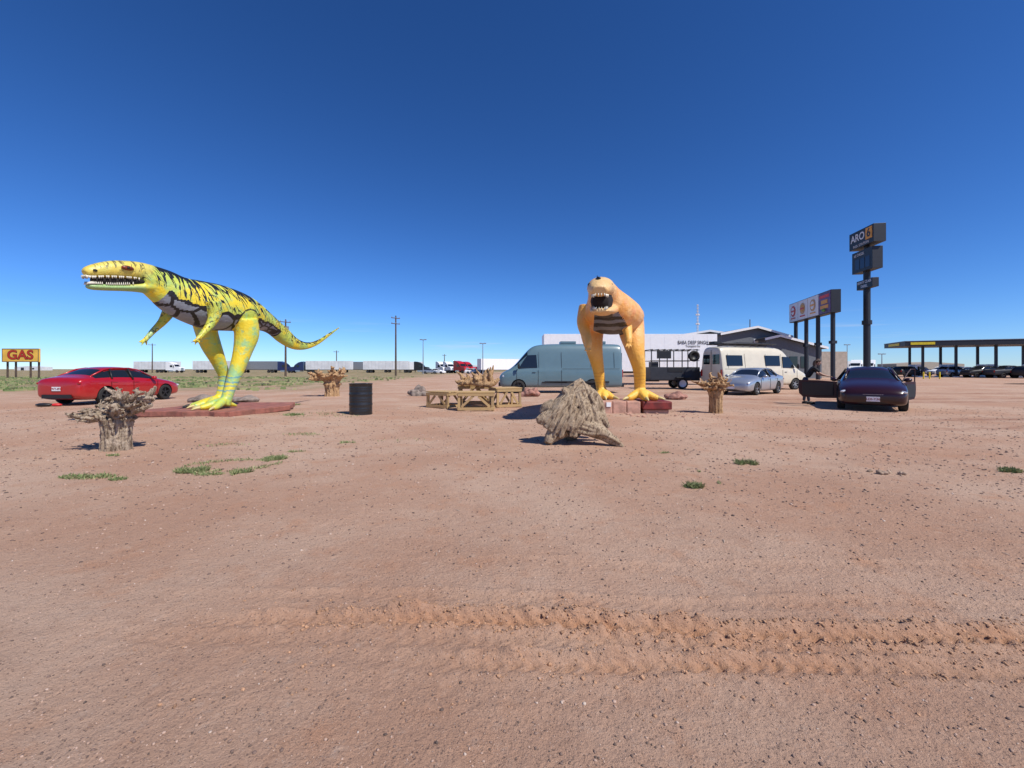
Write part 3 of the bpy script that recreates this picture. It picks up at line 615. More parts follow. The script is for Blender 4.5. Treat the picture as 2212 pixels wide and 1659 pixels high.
# ------------------------------------------------------------------ timber crates
def plankmat(name,c1,c2):
    m,nt,b=newmat(name); co=objco(nt); mp=nd(nt,'ShaderNodeMapping',{'Vector':co,'Scale':(.4,1.,3.)}).outputs[0]
    ri=nd(nt,'ShaderNodeNewGeometry').outputs['Random Per Island']
    c=mixc(nt,ri,c1,c2); c=mixc(nt,mth(nt,'MULTIPLY',ss(nt,noise(nt,mp,18.,5),.5,.7),.5),c,tuple(x*.5 for x in c1))
    nt.links.new(c,b.inputs['Base Color']); b.inputs['Roughness'].default_value=.8; return m
M['plank']=plankmat('raw_timber',(.54,.36,.16),(.36,.24,.12))
def crate(cx,cy,w,d,h,rz,name='timber_bench'):
    z0=gz(cx,cy); g=group(name,(cx,cy,z0),rz); b=MB(); t=.08
    for sx in(-1,1):
        for sy in(-1,1): b.box((sx*(w/2-t/2),sy*(d/2-t/2),h/2-.06),(t,t,h-.12+.04))
    for zz in (.07,h-.10):
        for sy in(-1,1): b.box((0,sy*(d/2+.012),zz),(w,.03,.09))
        for sx in(-1,1): b.box((sx*(w/2+.012),0,zz),(.03,d-.02,.08))
    for sy in(-1,1):
        for sx in(-1,1):
            p0=Vector((sx*.08,sy*(d/2-.0),h-.15)); p1=Vector((sx*(w/2-.12),sy*(d/2),.13)); v=p1-p0
            b.box((p0+p1)/2,(v.length,.028,.075),R=Matrix.Rotation(-math.atan2(v.z,v.x),3,'Y'))
    n=max(3,int(d/.15))
    for k in range(n): b.box((0,-d/2+d*(k+.5)/n,h-.025),(w+.08,d/n-.015,.035))
    b.obj('timbers',['plank'],g,bevel=.004,world=False)
crate(-1.17,14.1,1.15,.75,.62,.03); crate(-2.35,15.0,.95,.8,.58,-.55); crate(-.25,15.4,.9,.9,.70,.35); crate(-1.4,16.4,1.2,.7,.76,.0)
g=group('driftwood_piece',(-1.1,15.6,.7))
random.seed(5); chs=[]
for k in range(22):
    px=random.uniform(1000,1065); py=random.uniform(818,832); ex=px+random.uniform(-22,15); ey=py-random.uniform(2,18)-(18 if px>1045 else 0)
    D=15.6+random.uniform(-.3,.3); chs.append([(*from_px(px,py,D),.10),(*from_px((px+ex)/2+random.uniform(-6,6),(py+ey)/2,D),.065),(*from_px(ex,ey,D),.02)])
chs.append([(*from_px(990,830,15.5),.05),(*from_px(1020,827,15.4),.10),(*from_px(1060,830,15.4),.11),(*from_px(1078,818,15.5),.05)])
chs.append([(*from_px(1050,826,15.7),.12),(*from_px(1062,806,15.7),.07),(*from_px(1066,788,15.7),.02)]); chs.append([(*from_px(1040,826,15.7),.10),(*from_px(1048,806,15.8),.06),(*from_px(1056,794,15.7),.02)])
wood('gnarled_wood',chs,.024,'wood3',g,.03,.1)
# ------------------------------------------------------------------ vehicles
def wheels(par,xs,r,yo,w=.22,rim='alloy',spokes=5,dual=False):
    b=MB()
    for x in xs:
        for s in(-1,1):
            b.lathe((x,s*(yo-w),r),(0,s,0),[(0,r*.55),(0,r*.92),(.02,r*.99),(w*.5,r),(w-.02,r*.99),(w,r*.92),(w,r*.66),(w*.85,r*.64),(w*.6,r*.62),(w*.6,.001)],0,28,mats=[0,0,0,0,0,0,1,2,2])
            for k in range(spokes):
                a=2*math.pi*k/spokes+.3; R=Matrix.Rotation(-a,3,'Y')
                b.box(Vector((x,s*(yo-.035),r))+R@Vector((r*.33,0,0)),(r*.62,.02,r*.16),1,R=R)
            b.lathe((x,s*(yo-.05),r),(0,s,0),[(0,r*.14),(.03,r*.14),(.035,.001)],1,12)
    o=b.obj('wheels',['rubber',rim,'black'],par,world=False); autosmooth(o,40)
def vbody(par,st,paint,glassfn,arches,ar,sub=2,name='bodyshell',archw=.32):
    "stations: x,zb,w,zbelt,zedge,wedge,ztop"
    b=MB(); ring=[]
    for (x,zb,w,zl,ze,we,zt) in st:
        h=[(w*.55,zb),(w*.93,zb+.02),(w*.985,zb+(zl-zb)*.22),(w,zb+(zl-zb)*.62),(w*.985,zl-.05),(w*.93,zl),(we,ze),(we*.62,ze+(zt-ze)*.8)]
        ring.append([(x,0,zb)]+[(x,p,q) for p,q in h]+[(x,0,zt)]+[(x,-p,q) for p,q in h[::-1]])
    n=len(ring[0])
    for r in ring: b.v+=r
    for i in range(len(ring)-1):
        for k in range(n):
            kk=min(k,n-1-k); b.f.append((i*n+k,i*n+(k+1)%n,(i+1)*n+(k+1)%n,(i+1)*n+k)); b.m.append(glassfn(i,kk))
    b.f.append(tuple(range(n))[::-1]); b.m.append(0); b.f.append(tuple((len(ring)-1)*n+k for k in range(n))); b.m.append(0)
    mats=[paint,'glass','black','lamp_r','lamp_w']
    ob=b.obj(name,mats,None)
    bm=bmesh.new(); bm.from_mesh(ob.data); bmesh.ops.recalc_face_normals(bm,faces=bm.faces); bm.to_mesh(ob.data); bm.free()
    s=ob.modifiers.new('s','SUBSURF'); s.levels=sub; s.render_levels=sub; bake(ob)
    cuts=[]
    for x in arches:
        c=MB(); c.lathe((x,-2,ar[1]),(0,1,0),[(0,.001),(0,ar[0]),(2-st[3][2]+archw,ar[0]),(2-st[3][2]+archw,.001)],2,28); c.lathe((x,2,ar[1]),(0,-1,0),[(0,.001),(0,ar[0]),(2-st[3][2]+archw,ar[0]),(2-st[3][2]+archw,.001)],2,28)
        co=c.obj('cut',mats)
        bm=bmesh.new(); bm.from_mesh(co.data); bmesh.ops.remove_doubles(bm,verts=bm.verts,dist=.002); bmesh.ops.recalc_face_normals(bm,faces=bm.faces); bm.to_mesh(co.data); bm.free()
        m=ob.modifiers.new('b','BOOLEAN'); m.operation='DIFFERENCE'; m.object=co; m.solver='EXACT'; cuts.append(co)
    if cuts:
        bpy.context.view_layer.update(); bake(ob)
        for c in cuts: bpy.data.objects.remove(c)
    autosmooth(ob,42); attach(ob,par,False); return ob
def rails(par,st,idx,paint,r=.03,extra=()):
    b=MB()
    for s in(-1,1):
        b.tube([(st[i][0],s*st[i][5]*.985,st[i][4]-.005) for i in idx],r,0,8)
    for (i0,i1) in extra:
        for s in(-1,1):
            b.tube([(i0[0],s*i0[1],i0[2]),(i1[0],s*i1[1],i1[2])],i0[3],1,6)
    b.obj('roof_rails_and_pillars',[paint,'black'],par,smooth=True,world=False)
SED=[(2.33,.33,.60,.52,.55,.45,.57),(2.25,.22,.78,.62,.66,.6,.69),(2.0,.17,.87,.73,.79,.68,.83),(1.45,.17,.9,.83,.89,.72,.94),(1.0,.17,.91,.88,.96,.72,1.0),(.30,.17,.91,.92,1.31,.60,1.38),(-.1,.17,.91,.93,1.38,.59,1.445),(-.75,.17,.91,.95,1.385,.585,1.45),(-1.15,.17,.91,.97,1.33,.575,1.40),(-1.75,.18,.90,.99,1.06,.64,1.10),(-2.1,.2,.87,.98,1.02,.66,1.06),(-2.27,.28,.82,.93,.98,.64,1.0),(-2.33,.36,.72,.80,.84,.55,.86)]
def sedglass(i,k):
    if k==6 and 4<=i<=8: return 1
    if k in(7,8) and i in (4,8): return 1
    return 0
def handles(par,pts,mat):
    b=MB()
    for (x,y,z) in pts: b.box((x,y,z),(.2,.03,.03),0)
    b.obj('door_handles',[mat],par,bevel=.008,world=False)
def seams(par,paint_y,xs,z0,z1):
    b=MB()
    for s in(-1,1):
        for x in xs: b.box((x,s*paint_y,(z0+z1)/2),(.012,.012,z1-z0),0)
        b.box(((xs[0]+xs[-1])/2,s*paint_y,z0),(abs(xs[-1]-xs[0]),.012,.012),0)
    b.obj('door_seams',['black'],par,world=False)
def mirrors(par,x,y,z,mat):
    b=MB()
    for s in(-1,1): b.sphere((x,s*y,z),(.09,.11,.075),0,12); b.box((x,s*(y-.1),z-.03),(.05,.12,.03),1)
    b.obj('door_mirrors',[mat,'black'],par,smooth=True,world=False)
def sedan(name,loc,rz,paint,rim='alloy',wr=.325):
    g=group(name,loc,rz); vbody(g,SED,paint,sedglass,(1.38,-1.32),(.375,.33))
    rails(g,SED,(4,5,6,7,8,9),paint,.032,[((-.22,.89,.93,.035),(-.2,.63,1.36)),((-1.1,.87,.97,.03),(-.95,.62,1.35))])
    wheels(g,(1.38,-1.32),wr,.90,.22,rim)
    b=MB()
    b.sphere((2.22,0,.50),(.09,.40,.12),2,16); b.sphere((2.21,0,.3),(.1,.62,.07),2,16)
    for s in(-1,1):
        R=Matrix.Rotation(-s*.62,3,'Z'); b.sphere((2.11,s*.655,.62),(.07,.2,.055),4,14,R=R); b.sphere((2.16,s*.62,.36),(.06,.12,.06),2,10)
        b.tube([(2.31,s*.05,.42),(2.30,s*.22,.49),(2.24,s*.42,.58)],.016,5,6)
        R=Matrix.Rotation(s*.5,3,'Z'); b.sphere((-2.19,s*.66,.82),(.08,.2,.07),3,14,R=R)
    b.box((-2.3,0,.34),(.1,1.1,.14),2); b.box((2.335,0,.40),(.012,.33,.15),6); b.box((-2.345,0,.62),(.012,.33,.15),6)
    for k in (0,1): b.box((2.315,0,.5+.045*k),(.01,.5,.01),5)
    b.obj('lamps_and_grille',[paint,'glass','black','lamp_r','lamp_w','chrome','plate'],g,smooth=False,bevel=.003,world=False)
    handles(g,[(-.05,s*.9,.82) for s in(-1,1)]+[(-1.0,s*.9,.84) for s in(-1,1)],paint); mirrors(g,.68,.98,.98,paint)
    seams(g,.908,(.95,-.2,-1.15),.26,.86)
    return g
def local(g,p): return g.matrix_basis@Vector(p)
rc=sedan('red_sedan',(-16.5,18.0,.0),math.radians(88),'red','black')
text('MVT-491',.1,'plate_txt',rc,local(rc,(-2.354,0,.62)),-(local(rc,(0,1,0))-local(rc,(0,0,0))),name='plate_lettering')
hm=math.atan2(-.80,-.60)
mc=sedan('maroon_sedan',(12.75,15.4,0),hm,'maroon','alloy')
u=(local(mc,(0,1,0))-local(mc,(0,0,0)))
text('LDI-Y36',.1,'plate_txt',mc,local(mc,(2.345,0,.40)),u,name='plate_lettering')
def door(par,hx,side,ang,paint,L=1.1,win=True,dz=0.):
    b=MB(); ca,sa=math.cos(ang),math.sin(ang); d=Vector((-ca,side*sa,0)); n=Vector((-d.y,d.x,0))
    o=Vector((hx,side*.9,dz)); P=lambda t,z: o+d*t+Vector((0,0,z))
    pts=[P(0,.27),P(L*.5,.25),P(L*.9,.28),P(L,.40),P(L+.03,.65),P(L,.90),P(L*.5,.89),P(0,.85)]
    b.prism([p-n*.03 for p in pts],n*.06,0)
    if win:
        b.tube([P(.02,.88),P(.42,1.22),P(.62,1.34),P(.9,1.34),P(L,.9)],.02,0,7)
    b.prism([p-n*.045*side for p in (P(.1,.35),P(L-.12,.35),P(L-.1,.8),P(.1,.8))],-n*.02*side,2)
    b.box(P(L-.18,.78)+n*.045*side,(.16,.03,.03),0,rz=math.atan2(d.y,d.x))
    b.obj('open_door',[paint,'glass','black'],par,bevel=.012,world=False)
M['maroon_door']=simple('maroon_door_paint',(.028,.004,.007),.5,var=.05)
door(mc,.9,-1,math.radians(78),'maroon_door',1.15,False,.05); door(mc,-.2,1,math.radians(28),'maroon_door',.9,True)
sc_=sedan('silver_sedan',(13.1,23.6,0),math.atan2(-.62,-.78),'silver','alloy')
VAN=[(3.46,.5,.70,.80,.84,.6,.86),(3.36,.34,.88,1.0,1.06,.72,1.1),(3.05,.3,.96,1.13,1.2,.78,1.27),(2.62,.3,.985,1.24,1.38,.8,1.46),(1.78,.3,.99,1.32,2.42,.74,2.55),(1.35,.3,.99,1.34,2.60,.76,2.74),(.6,.3,.99,1.34,2.66,.78,2.80),(-.8,.3,.99,1.34,2.66,.78,2.80),(-2.2,.3,.99,1.34,2.66,.78,2.80),(-3.3,.3,.99,1.34,2.66,.78,2.79),(-3.44,.32,.97,1.34,2.6,.76,2.72),(-3.47,.4,.9,1.3,2.5,.7,2.6)]
def vang(i,k): return 1 if (i==3 and k in(7,8)) else 0
def vy(z): return (.92+(.78-.92)*(z-1.34)/(2.66-1.34))
def van(name,loc,rz,paint,wins):
    g=group(name,loc,rz); vbody(g,VAN,paint,vang,(2.35,-1.75),(.42,.37),sub=2)
    wheels(g,(2.35,-1.75),.36,.97,.24,'black' if paint=='bluegrey' else 'steel',6)
    b=MB()
    for s in(-1,1):
        for poly in wins:
            pts=[Vector((x,s*(vy(z)+.035),z)) for x,z in poly]; b.prism(pts,(0,-s*.05,0),1)
        for x in (2.45,1.25,-.05): b.box((x,s*.992,.85),(.014,.012,.9),2)
        for x in (1.22,-.05,-1.7,-3.0):
            b.tube([(x,s*(vy(1.4)+.02),1.4),(x,s*(vy(2.3)+.018),2.3)],.009,2,5)
        b.box((-.9,s*.995,.62),(3.6,.02,.10),2); b.box((.35,s*.995,.60),(1.4,.02,.07),2)
        b.box((-1.7,s*.985,1.36),(3.2,.01,.014),2)
        b.sphere((3.18,s*.80,.93),(.12,.12,.13),4,12); b.box((-3.47,s*.84,1.1),(.06,.12,.42),3)
        b.sphere((2.35,s*1.14,1.52),(.07,.09,.17),2,10); b.box((2.35,s*1.04,1.45),(.06,.16,.04),2)
        b.box((1.5,s*.99,1.15),(.18,.03,.03),2)
    b.sphere((3.36,0,.78),(.12,.55,.12),2,14); b.box((3.42,0,.48),(.12,1.5,.2),2); b.box((-3.5,0,.42),(.14,1.7,.16),2)
    b.box((-3.475,.4,1.95),(.03,.55,.6),1); b.box((-3.475,-.4,1.95),(.03,.55,.6),1); b.box((-3.48,0,1.6),(.02,.015,1.9),2)
    b.obj('trim_lamps_windows',[paint,'glass','black','lamp_r','lamp_w','plate'],g,bevel=.01,world=False)
    return g
cabwin=[(2.3,1.42),(2.12,1.75),(1.86,2.12),(1.36,2.14),(1.3,1.42)]
v1=van('bluegrey_cargo_van',(2.72,25.0,0),math.pi,'bluegrey',[cabwin])
b=MB()
for x in(-.5,-2.2): b.box((x,0,2.86),(.9,.7,.16),0)
b.obj('roof_vents',['bluegrey'],v1,bevel=.03,world=False)
v2=van('cream_camper_van',(15.9,28.2,0),math.radians(17),'cream',[cabwin,[(-.1,1.55),(-.1,2.2),(1.1,2.2),(1.1,1.55)],[(-3.1,1.55),(-3.1,2.2),(-1.9,2.2),(-1.9,1.55)]])
b=MB()
for s in(-1,1): b.tube([(1.0,s*.72,2.93),(-3.2,s*.72,2.93)],.035,0,8)
for k in range(8): b.box((1.0-.6*k,0,2.93),(.06,1.44,.04),0)
b.box((-1.0,0,2.99),(1.8,1.1,.06),0); b.box((-3.0,.2,3.02),(.5,.5,.16),0); b.box((.6,0,3.0),(.7,.6,.12),0)
b.obj('roof_rack',['black'],v2,world=False)
g=group('utility_trailer',(10.8,29.6,0)); b=MB()
b.box((10.9,29.6,1.05),(3.3,1.7,.85),0); b.box((9.4,29.6,.55),(1.4,.12,.12),1); b.box((10.9,29.6,.6),(3.4,1.5,.08),1)
for xx in (9.35,10.4,11.4,12.4):
    for yy in (28.85,30.35): b.box((xx,yy,2.05),(.06,.06,1.2),1)
for zz in (1.9,2.62):
    for yy in (28.82,30.38): b.box((10.9,yy,zz),(3.3,.05,.05),1)
for k in range(8): b.box((9.4+k*.43,29.6,2.66),(.05,1.6,.05),1)
b.box((10.2,28.9,2.3),(.9,.2,.5),1); b.box((9.6,29.2,1.65),(.5,.5,.35),1)
b.box((11.5,28.73,1.1),(.02,.02,.7),1); b.box((10.9,28.735,1.3),(1.0,.02,.3),1)
b.box((11.4,28.62,.78),(1.0,.28,.05),1)
b.obj('trailer_body',['dgrey','black'],g,bevel=.01)
b=MB()
for yy,s in((28.75,-1),(30.45,1)):
    b.lathe((11.4,yy-s*.2,.37),(0,s,0),[(0,.2),(0,.35),(.1,.37),(.22,.35),(.22,.24),(.18,.22),(.18,.001)],0,24,mats=[0,0,0,0,1,1])
b.lathe((12.1,28.72,2.2),(0,-1,0),[(0,.2),(0,.35),(.1,.37),(.2,.35),(.2,.22),(.12,.2),(.12,.001)],0,24,mats=[0,0,0,0,0,2])
b.obj('trailer_wheels',['rubber','white','black'],g,smooth=True)
def semi_trailer(name,x,y,rz,L=15.5,paint='dwhite',top=4.1):
    g=group(name,(x,y,0),rz); b=MB()
    b.box((0,0,(1.15+top)/2),(L,2.6,top-1.15),0); b.box((0,0,1.1),(L-.2,2.3,.2),1)
    for k in range(int(L/1.2)):
        for s in (-1,1): b.box((-L/2+.6+k*1.2,s*1.303,(1.2+top)/2),(.03,.012,top-1.3),2 if paint!='white' else 0)
    b.box((L/2-3,-.9,.6),(.12,.12,1.1),1); b.box((L/2-3,.9,.6),(.12,.12,1.1),1); b.box((-L/2+.1,0,.75),(.1,2.2,.1),1)
    b.obj('trailer_box',[paint,'black','steel'],g,world=False,bevel=.02)
    wheels(g,(-L/2+1.5,-L/2+2.8),.5,1.25,.5,'steel',0); return g
def tractor(name,x,y,rz,paint):
    g=group(name,(x,y,0),rz); b=MB()
    b.prism([(3.6,-1.1,.7),(3.6,-1.1,1.6),(3.3,-1.1,1.95),(1.9,-1.15,2.15),(1.3,-1.2,2.95),(.4,-1.2,3.6),(-.7,-1.25,3.9),(-1.4,-1.25,3.9),(-1.4,-1.25,.9),(1.2,-1.2,.7)],(0,2.4,0),0)
    for s in (-1,1):
        b.box((.55,s*1.225,2.35),(.9,.03,.7),1); b.box((.5,s*1.22,.65),(1.6,.3,.5),2); b.tube([(-1.5,s*1.0,.9),(-1.5,s*1.0,4.0)],.09,2,8); b.box((1.5,s*1.35,2.3),(.12,.2,.7),3)
        b.sphere((3.45,s*.85,1.25),(.2,.2,.16),4,10)
    R=Matrix.Rotation(math.atan2(.8,.6),3,'Y'); b.box((1.66,0,2.6),(.9,2.1,.03),1,R=R); b.box((3.62,0,1.3),(.05,1.2,.9),2); b.box((3.65,0,.6),(.2,2.3,.35),3)
    b.box((-3.2,0,.85),(4,.9,.25),3)
    b.obj('cab',[paint,'glass','chrome','black','lamp_w'],g,world=False,bevel=.06)
    wheels(g,(2.6,-3.2,-4.5),.5,1.25,.4,'steel',0); return g
def tpx(px,D): return (px-1106)/F*D
t=semi_trailer('semi_trailer',10.0,37.6,0,14.6,'white',4.3)
M['logo_dk']=simple('lettering_black',(.03,.03,.035),.5)
text('BABA DEEP SINGH',.42,'logo_dk',t,(tpx(1498,36.2),36.27,CAMH+(797-740)/F*36.2),(1,0,0),name='company_lettering',sx=.75); text('Transport Inc',.28,'logo_dk',t,(tpx(1498,36.2),36.27,CAMH+(797-747.5)/F*36.2),(1,0,0),name='company_lettering',sx=.8)
for (px,D,p,rz) in ((470,150,'dwhite',0),(562,155,'steel',0),(712,150,'dwhite',0),(835,150,'dwhite',0),(870,165,'white',.1),(340,160,'dwhite',0),(775,165,'steel',0),(1090,120,'white',.5)):
    semi_trailer('semi_trailer',tpx(px,D),D,rz,15.5,p)
for (px,D,p,rz) in ((612,150,'navy',0),(650,150,'navy',math.pi),(372,155,'white',0),(905,150,'black',0),(952,150,'white',-.9),(968,148,'white',-.9),(992,135,'redp',-.7),(1008,150,'redp',-.7),(1878,120,'white',-2.4),(1850,120,'white',-2.4)):
    tractor('semi_tractor',tpx(px,D),D,rz,p)
for (px,p) in ((930,'silver'),(945,'white'),(1022,'white'),(1035,'silver')):
    sedan('distant_sedan',(tpx(px,120),120,0),random.uniform(-.3,.3),p)
SUV=[(2.4,.5,.75,.82,.86,.6,.88),(2.3,.4,.9,.98,1.04,.7,1.07),(1.5,.35,.95,1.08,1.14,.76,1.18),(1.05,.35,.96,1.12,1.22,.76,1.26),(.5,.35,.96,1.16,1.65,.66,1.73),(0,.35,.96,1.18,1.75,.66,1.82),(-1.2,.35,.96,1.18,1.75,.66,1.82),(-2.1,.36,.95,1.18,1.72,.66,1.78),(-2.35,.4,.9,1.15,1.25,.7,1.3),(-2.42,.5,.8,1.0,1.05,.6,1.08)]
PU=[(2.8,.55,.8,.9,.94,.65,.97),(2.7,.45,.95,1.08,1.14,.75,1.17),(1.8,.4,.98,1.16,1.22,.8,1.26),(1.3,.4,.98,1.18,1.28,.8,1.33),(.75,.4,.98,1.2,1.75,.68,1.83),(.3,.4,.98,1.22,1.82,.68,1.9),(-.7,.4,.98,1.22,1.82,.68,1.9),(-1.0,.4,.98,1.22,1.27,.8,1.3),(-2.7,.45,.98,1.2,1.23,.8,1.24),(-2.82,.5,.9,1.1,1.14,.7,1.15)]
def truckish(name,st,loc,rz,paint):
    g=group(name,loc,rz); e=7 if st is SUV else 6
    vbody(g,st,paint,lambda i,k:1 if ((k==6 and 3<=i<=e-(0 if st is PU else 1)) or (k in(7,8) and i in(3,e))) else 0,(st[2][0]+.05,-1.5),(.44,.42),sub=1)
    rails(g,st,(3,4,5,6,7),paint,.04,[((-.2,.93,1.17,.04),(-.2,.68,1.75))]); wheels(g,(st[2][0]+.05,-1.5),.39,.95,.25)
    b=MB()
    for s in(-1,1): b.sphere((st[1][0]-.02,s*.7,.88),(.09,.18,.08),1,10); b.box((st[-1][0]+.06,s*.8,.98),(.08,.12,.25),0)
    b.box((st[0][0]-.02,0,.78),(.1,.9,.2),2); b.box((st[0][0]-.02,0,.5),(.12,1.5,.15),2); b.obj('lamps',['lamp_r','lamp_w','black'],g,world=False); mirrors(g,.95,1.05,1.22,'black'); return g
for (px,D,st,p,rz,nm) in ((1960,72,SUV,'black',.2,'suv'),(2035,78,SUV,'white',3.2,'suv'),(2062,70,SUV,'silver',.1,'suv'),(2125,66,PU,'black',3.1,'pickup_truck'),(2175,64,PU,'dgrey',.0,'pickup_truck'),(2230,62,SUV,'black',.1,'suv'),(1925,95,SUV,'silver',1.,'suv'),(1905,90,SUV,'dgrey',2.5,'suv'),(2090,90,SUV,'silver',.1,'suv'),(1870,85,PU,'white',3.3,'pickup_truck'),(1990,92,SUV,'maroon',.3,'suv'),(2150,95,PU,'white',.0,'pickup_truck')):
    truckish(nm,st,(tpx(px,D),D,0),rz,p)
# ------------------------------------------------------------------ signs
M['sign_y']=simple('faded_yellow_sign',(.80,.46,.07),.6,var=.12,scale=.8); M['sign_r']=simple('sign_red',(.46,.03,.01),.6); M['sign_dk']=simple('sign_dark',(.016,.019,.026),.5); M['sign_or']=simple('sign_orange',(.75,.33,.03),.5)
D=60; g=group('gas_sign',(tpx(46,D),D,0)); b=MB(); w=79/F*D; zc=CAMH+(797-767.5)/F*D; hh=29/F*D
b.box((tpx(46,D),D,zc),(w,.25,hh),0)
for px in (12,30,62,80): b.box((tpx(px,D),D+.25,zc/2),(.16,.16,zc),1)
for s_ in(-1,1): b.box((tpx(46,D),D-.13,zc+s_*(hh/2-.05)),(w,.03,.08),1); b.box((tpx(46,D)+s_*(w/2-.04),D-.13,zc),(.08,.03,hh-.2),1)
b.obj('sign_board',['sign_y','polewood'],g)
for s_,mm,yy in ((.075,'sign_dk',-.135),(.028,'sign_r',-.15)): text('GAS',1.75,mm,g,(tpx(46,D),D+yy,zc),(1,0,0),name='lettering',bold=s_,sx=1.12)
A0=Vector((39.9,62,0)); A1=Vector((37.0,50,0)); u=(A1-A0).normalized(); n=Vector((u.y,-u.x,0)); n=n if n.x<0 else -n
L=(A1-A0).length; zb,zt=7.95,10.6
g=group('restaurant_billboard',(38.5,56,0)); b=MB(); mid=(A0+A1)/2; rz=math.atan2(u.y,u.x)
b.box(mid-n*.55+Vector((0,0,(zb+zt)/2)),(L,1.0,zt-zb),0,rz=rz)
for t_ in (.06,.34,.62,.93): p=A0+u*L*t_-n*.6; b.tube([(p.x,p.y,-.1),(p.x,p.y,zb)],.24,0,12); b.box((p.x,p.y,4.5),(.58,.58,.35),0)
M['sign_navy']=simple('sign_navy',(.12,.06,.16),.5,var=.5,scale=1.2); M['sign_red2']=simple('sign_bright_red',(.6,.03,.03),.5); M['sign_tan']=simple('sign_tan',(.55,.33,.14),.5); M['sign_green']=simple('sign_green',(.1,.3,.08),.5)
mats=['sign_dk','white_t','sign_navy','sign_red2','sign_tan','sign_green','sign_or']
for k in range(4):
    c=A0+u*L*(k+.5)/4+Vector((0,0,(zb+zt)/2)); b.box(c-n*.03,(L/4-.12,.064,zt-zb-.15),1 if k<3 else 2,rz=rz)
for k,(m1,m2) in enumerate(((3,3),(4,3),(4,6))):
    c=A0+u*L*(k+.5)/4+n*.02+Vector((0,0,(zb+zt)/2+.15))
    b.lathe(c,n,[(0,.001),(0,.75),(.04,.75),(.04,.001)],m1,20); b.lathe(c+n*.03,n,[(0,.001),(0,.5),(.04,.5),(.04,.001)],1 if k!=1 else 6,20)
    b.box(c+n*.08,(1.0,.03,.22),m2,rz=rz); b.box(c+n*.02-Vector((0,0,.98)),(1.5,.03,.16),m2,rz=rz)
c=A0+u*L*3.5/4+n*.02+Vector((0,0,(zb+zt)/2)); b.box(c+Vector((0,0,.75)),(2.4,.03,.35),3,rz=rz); b.box(c+Vector((0,0,.1)),(1.6,.03,.45),6,rz=rz); b.box(c+Vector((0,0,-.5)),(2.0,.03,.4),6,rz=rz); b.sphere(c+Vector((0,0,-.9)),(.3,.3,.2),5,8)
b.obj('billboard_panels',mats,g)
g=group('fuel_pylon_sign',(43.2,52,0)); b=MB()
A=Vector((42.0,50.0,0)); Bf=Vector((42.7,54.5,0)); u2=(A-Bf).normalized(); n2=Vector((u2.y,-u2.x,0)); n2=n2 if n2.x<0 else -n2; rz2=math.atan2(u2.y,u2.x)
def Zp(py,D=50.): return CAMH+(797-py)/F*D
def sbox(zt_,zb_,L_,t_,sh,m): c=(A+Bf)/2+u2*sh-n2*.65+Vector((0,0,(zt_+zb_)/2)); b.box(c,(L_,t_,zt_-zb_),m,rz=rz2); return c+n2*(t_/2)
c1=sbox(Zp(482),Zp(521),4.55,1.3,0,0); c2=sbox(Zp(529),Zp(577),3.8,1.1,.0,0); c3=sbox(Zp(596),Zp(616),2.9,.7,.1,0)
pc=(A+Bf)/2-n2*.65; b.tube([(pc.x,pc.y,-.1),(pc.x,pc.y,Zp(570))],.36,0,16); b.tube([(pc.x,pc.y,Zp(582)),(pc.x,pc.y,Zp(482)-.1)],.3,0,12)
b.lathe((pc.x,pc.y,Zp(697)),(0,0,1),[(0,.001),(0,.5),(.5,.5),(.5,.001)],0,14)
nine=c1+u2*1.45+n2*.02+Vector((0,0,.2)); b.box(nine,(1.15,.05,1.35),1,rz=rz2)
for k in (-1,0,1): b.box(c2+u2*(.1+k*.95)+n2*.012+Vector((0,0,-.3)),(.8,.03,1.3),2,rz=rz2)
M['sign_screen']=simple('price_screen',(.012,.022,.06),.3)
b.obj('pylon_boxes',['sign_dk','sign_or','sign_screen'],g,bevel=.03)
text('ARO',1.25,'white_t',g,c1-u2*.62+n2*.02+Vector((0,0,.2)),u2,name='lettering',bold=.02,sx=1.0); text('6',1.35,'sign_dk',g,nine+n2*.035,u2,name='lettering',bold=.03)
text('FUEL STATION',.42,'white_t',g,c1+n2*.02-Vector((0,0,.78)),u2,name='lettering',sx=1.05)
text('#2 DIESEL',.45,'white_t',g,c2+n2*.02+Vector((0,0,.85))-u2*.5,u2,name='lettering')
text('HEAVY CLASS',.42,'white_t',g,c3+n2*.02+Vector((0,0,.24)),u2,name='lettering',bold=.01); text('DIESEL',.42,'white_t',g,c3+n2*.02-Vector((0,0,.25)),u2,name='lettering',bold=.01)
# ------------------------------------------------------------------ poles
def upole(px,D,topy,arms=1,tf=False):
    x=tpx(px,D); zt=CAMH+(797-topy)/F*D; g=group('utility_pole',(x,D,0)); b=MB(); b.tube([(x,D,-.1),(x,D,zt)],[.2,.13],0,10)
    for k in range(arms):
        b.box((x,D-.15,zt-.5-k*1.1),(2.0,.12,.14),0,rz=.9)
        for q in(-.9,.0,.9): b.tube([(x+q*.6,D-.15+q*.75,zt-.43-k*1.1),(x+q*.6,D-.15+q*.75,zt-.18-k*1.1)],.05,1,6)
    if tf: b.tube([(x+.4,D-.2,zt-2.4),(x+.4,D-.2,zt-1.3)],.28,1,10); b.tube([(x-.4,D-.2,zt-2.2),(x-.4,D-.2,zt-1.4)],.22,1,10)
    b.obj('pole',['polewood','steel'],g)
upole(855,85,682,2); upole(617,80,690,1,True); upole(329,150,742,1); upole(727,150,757,1); upole(960,170,765,1)
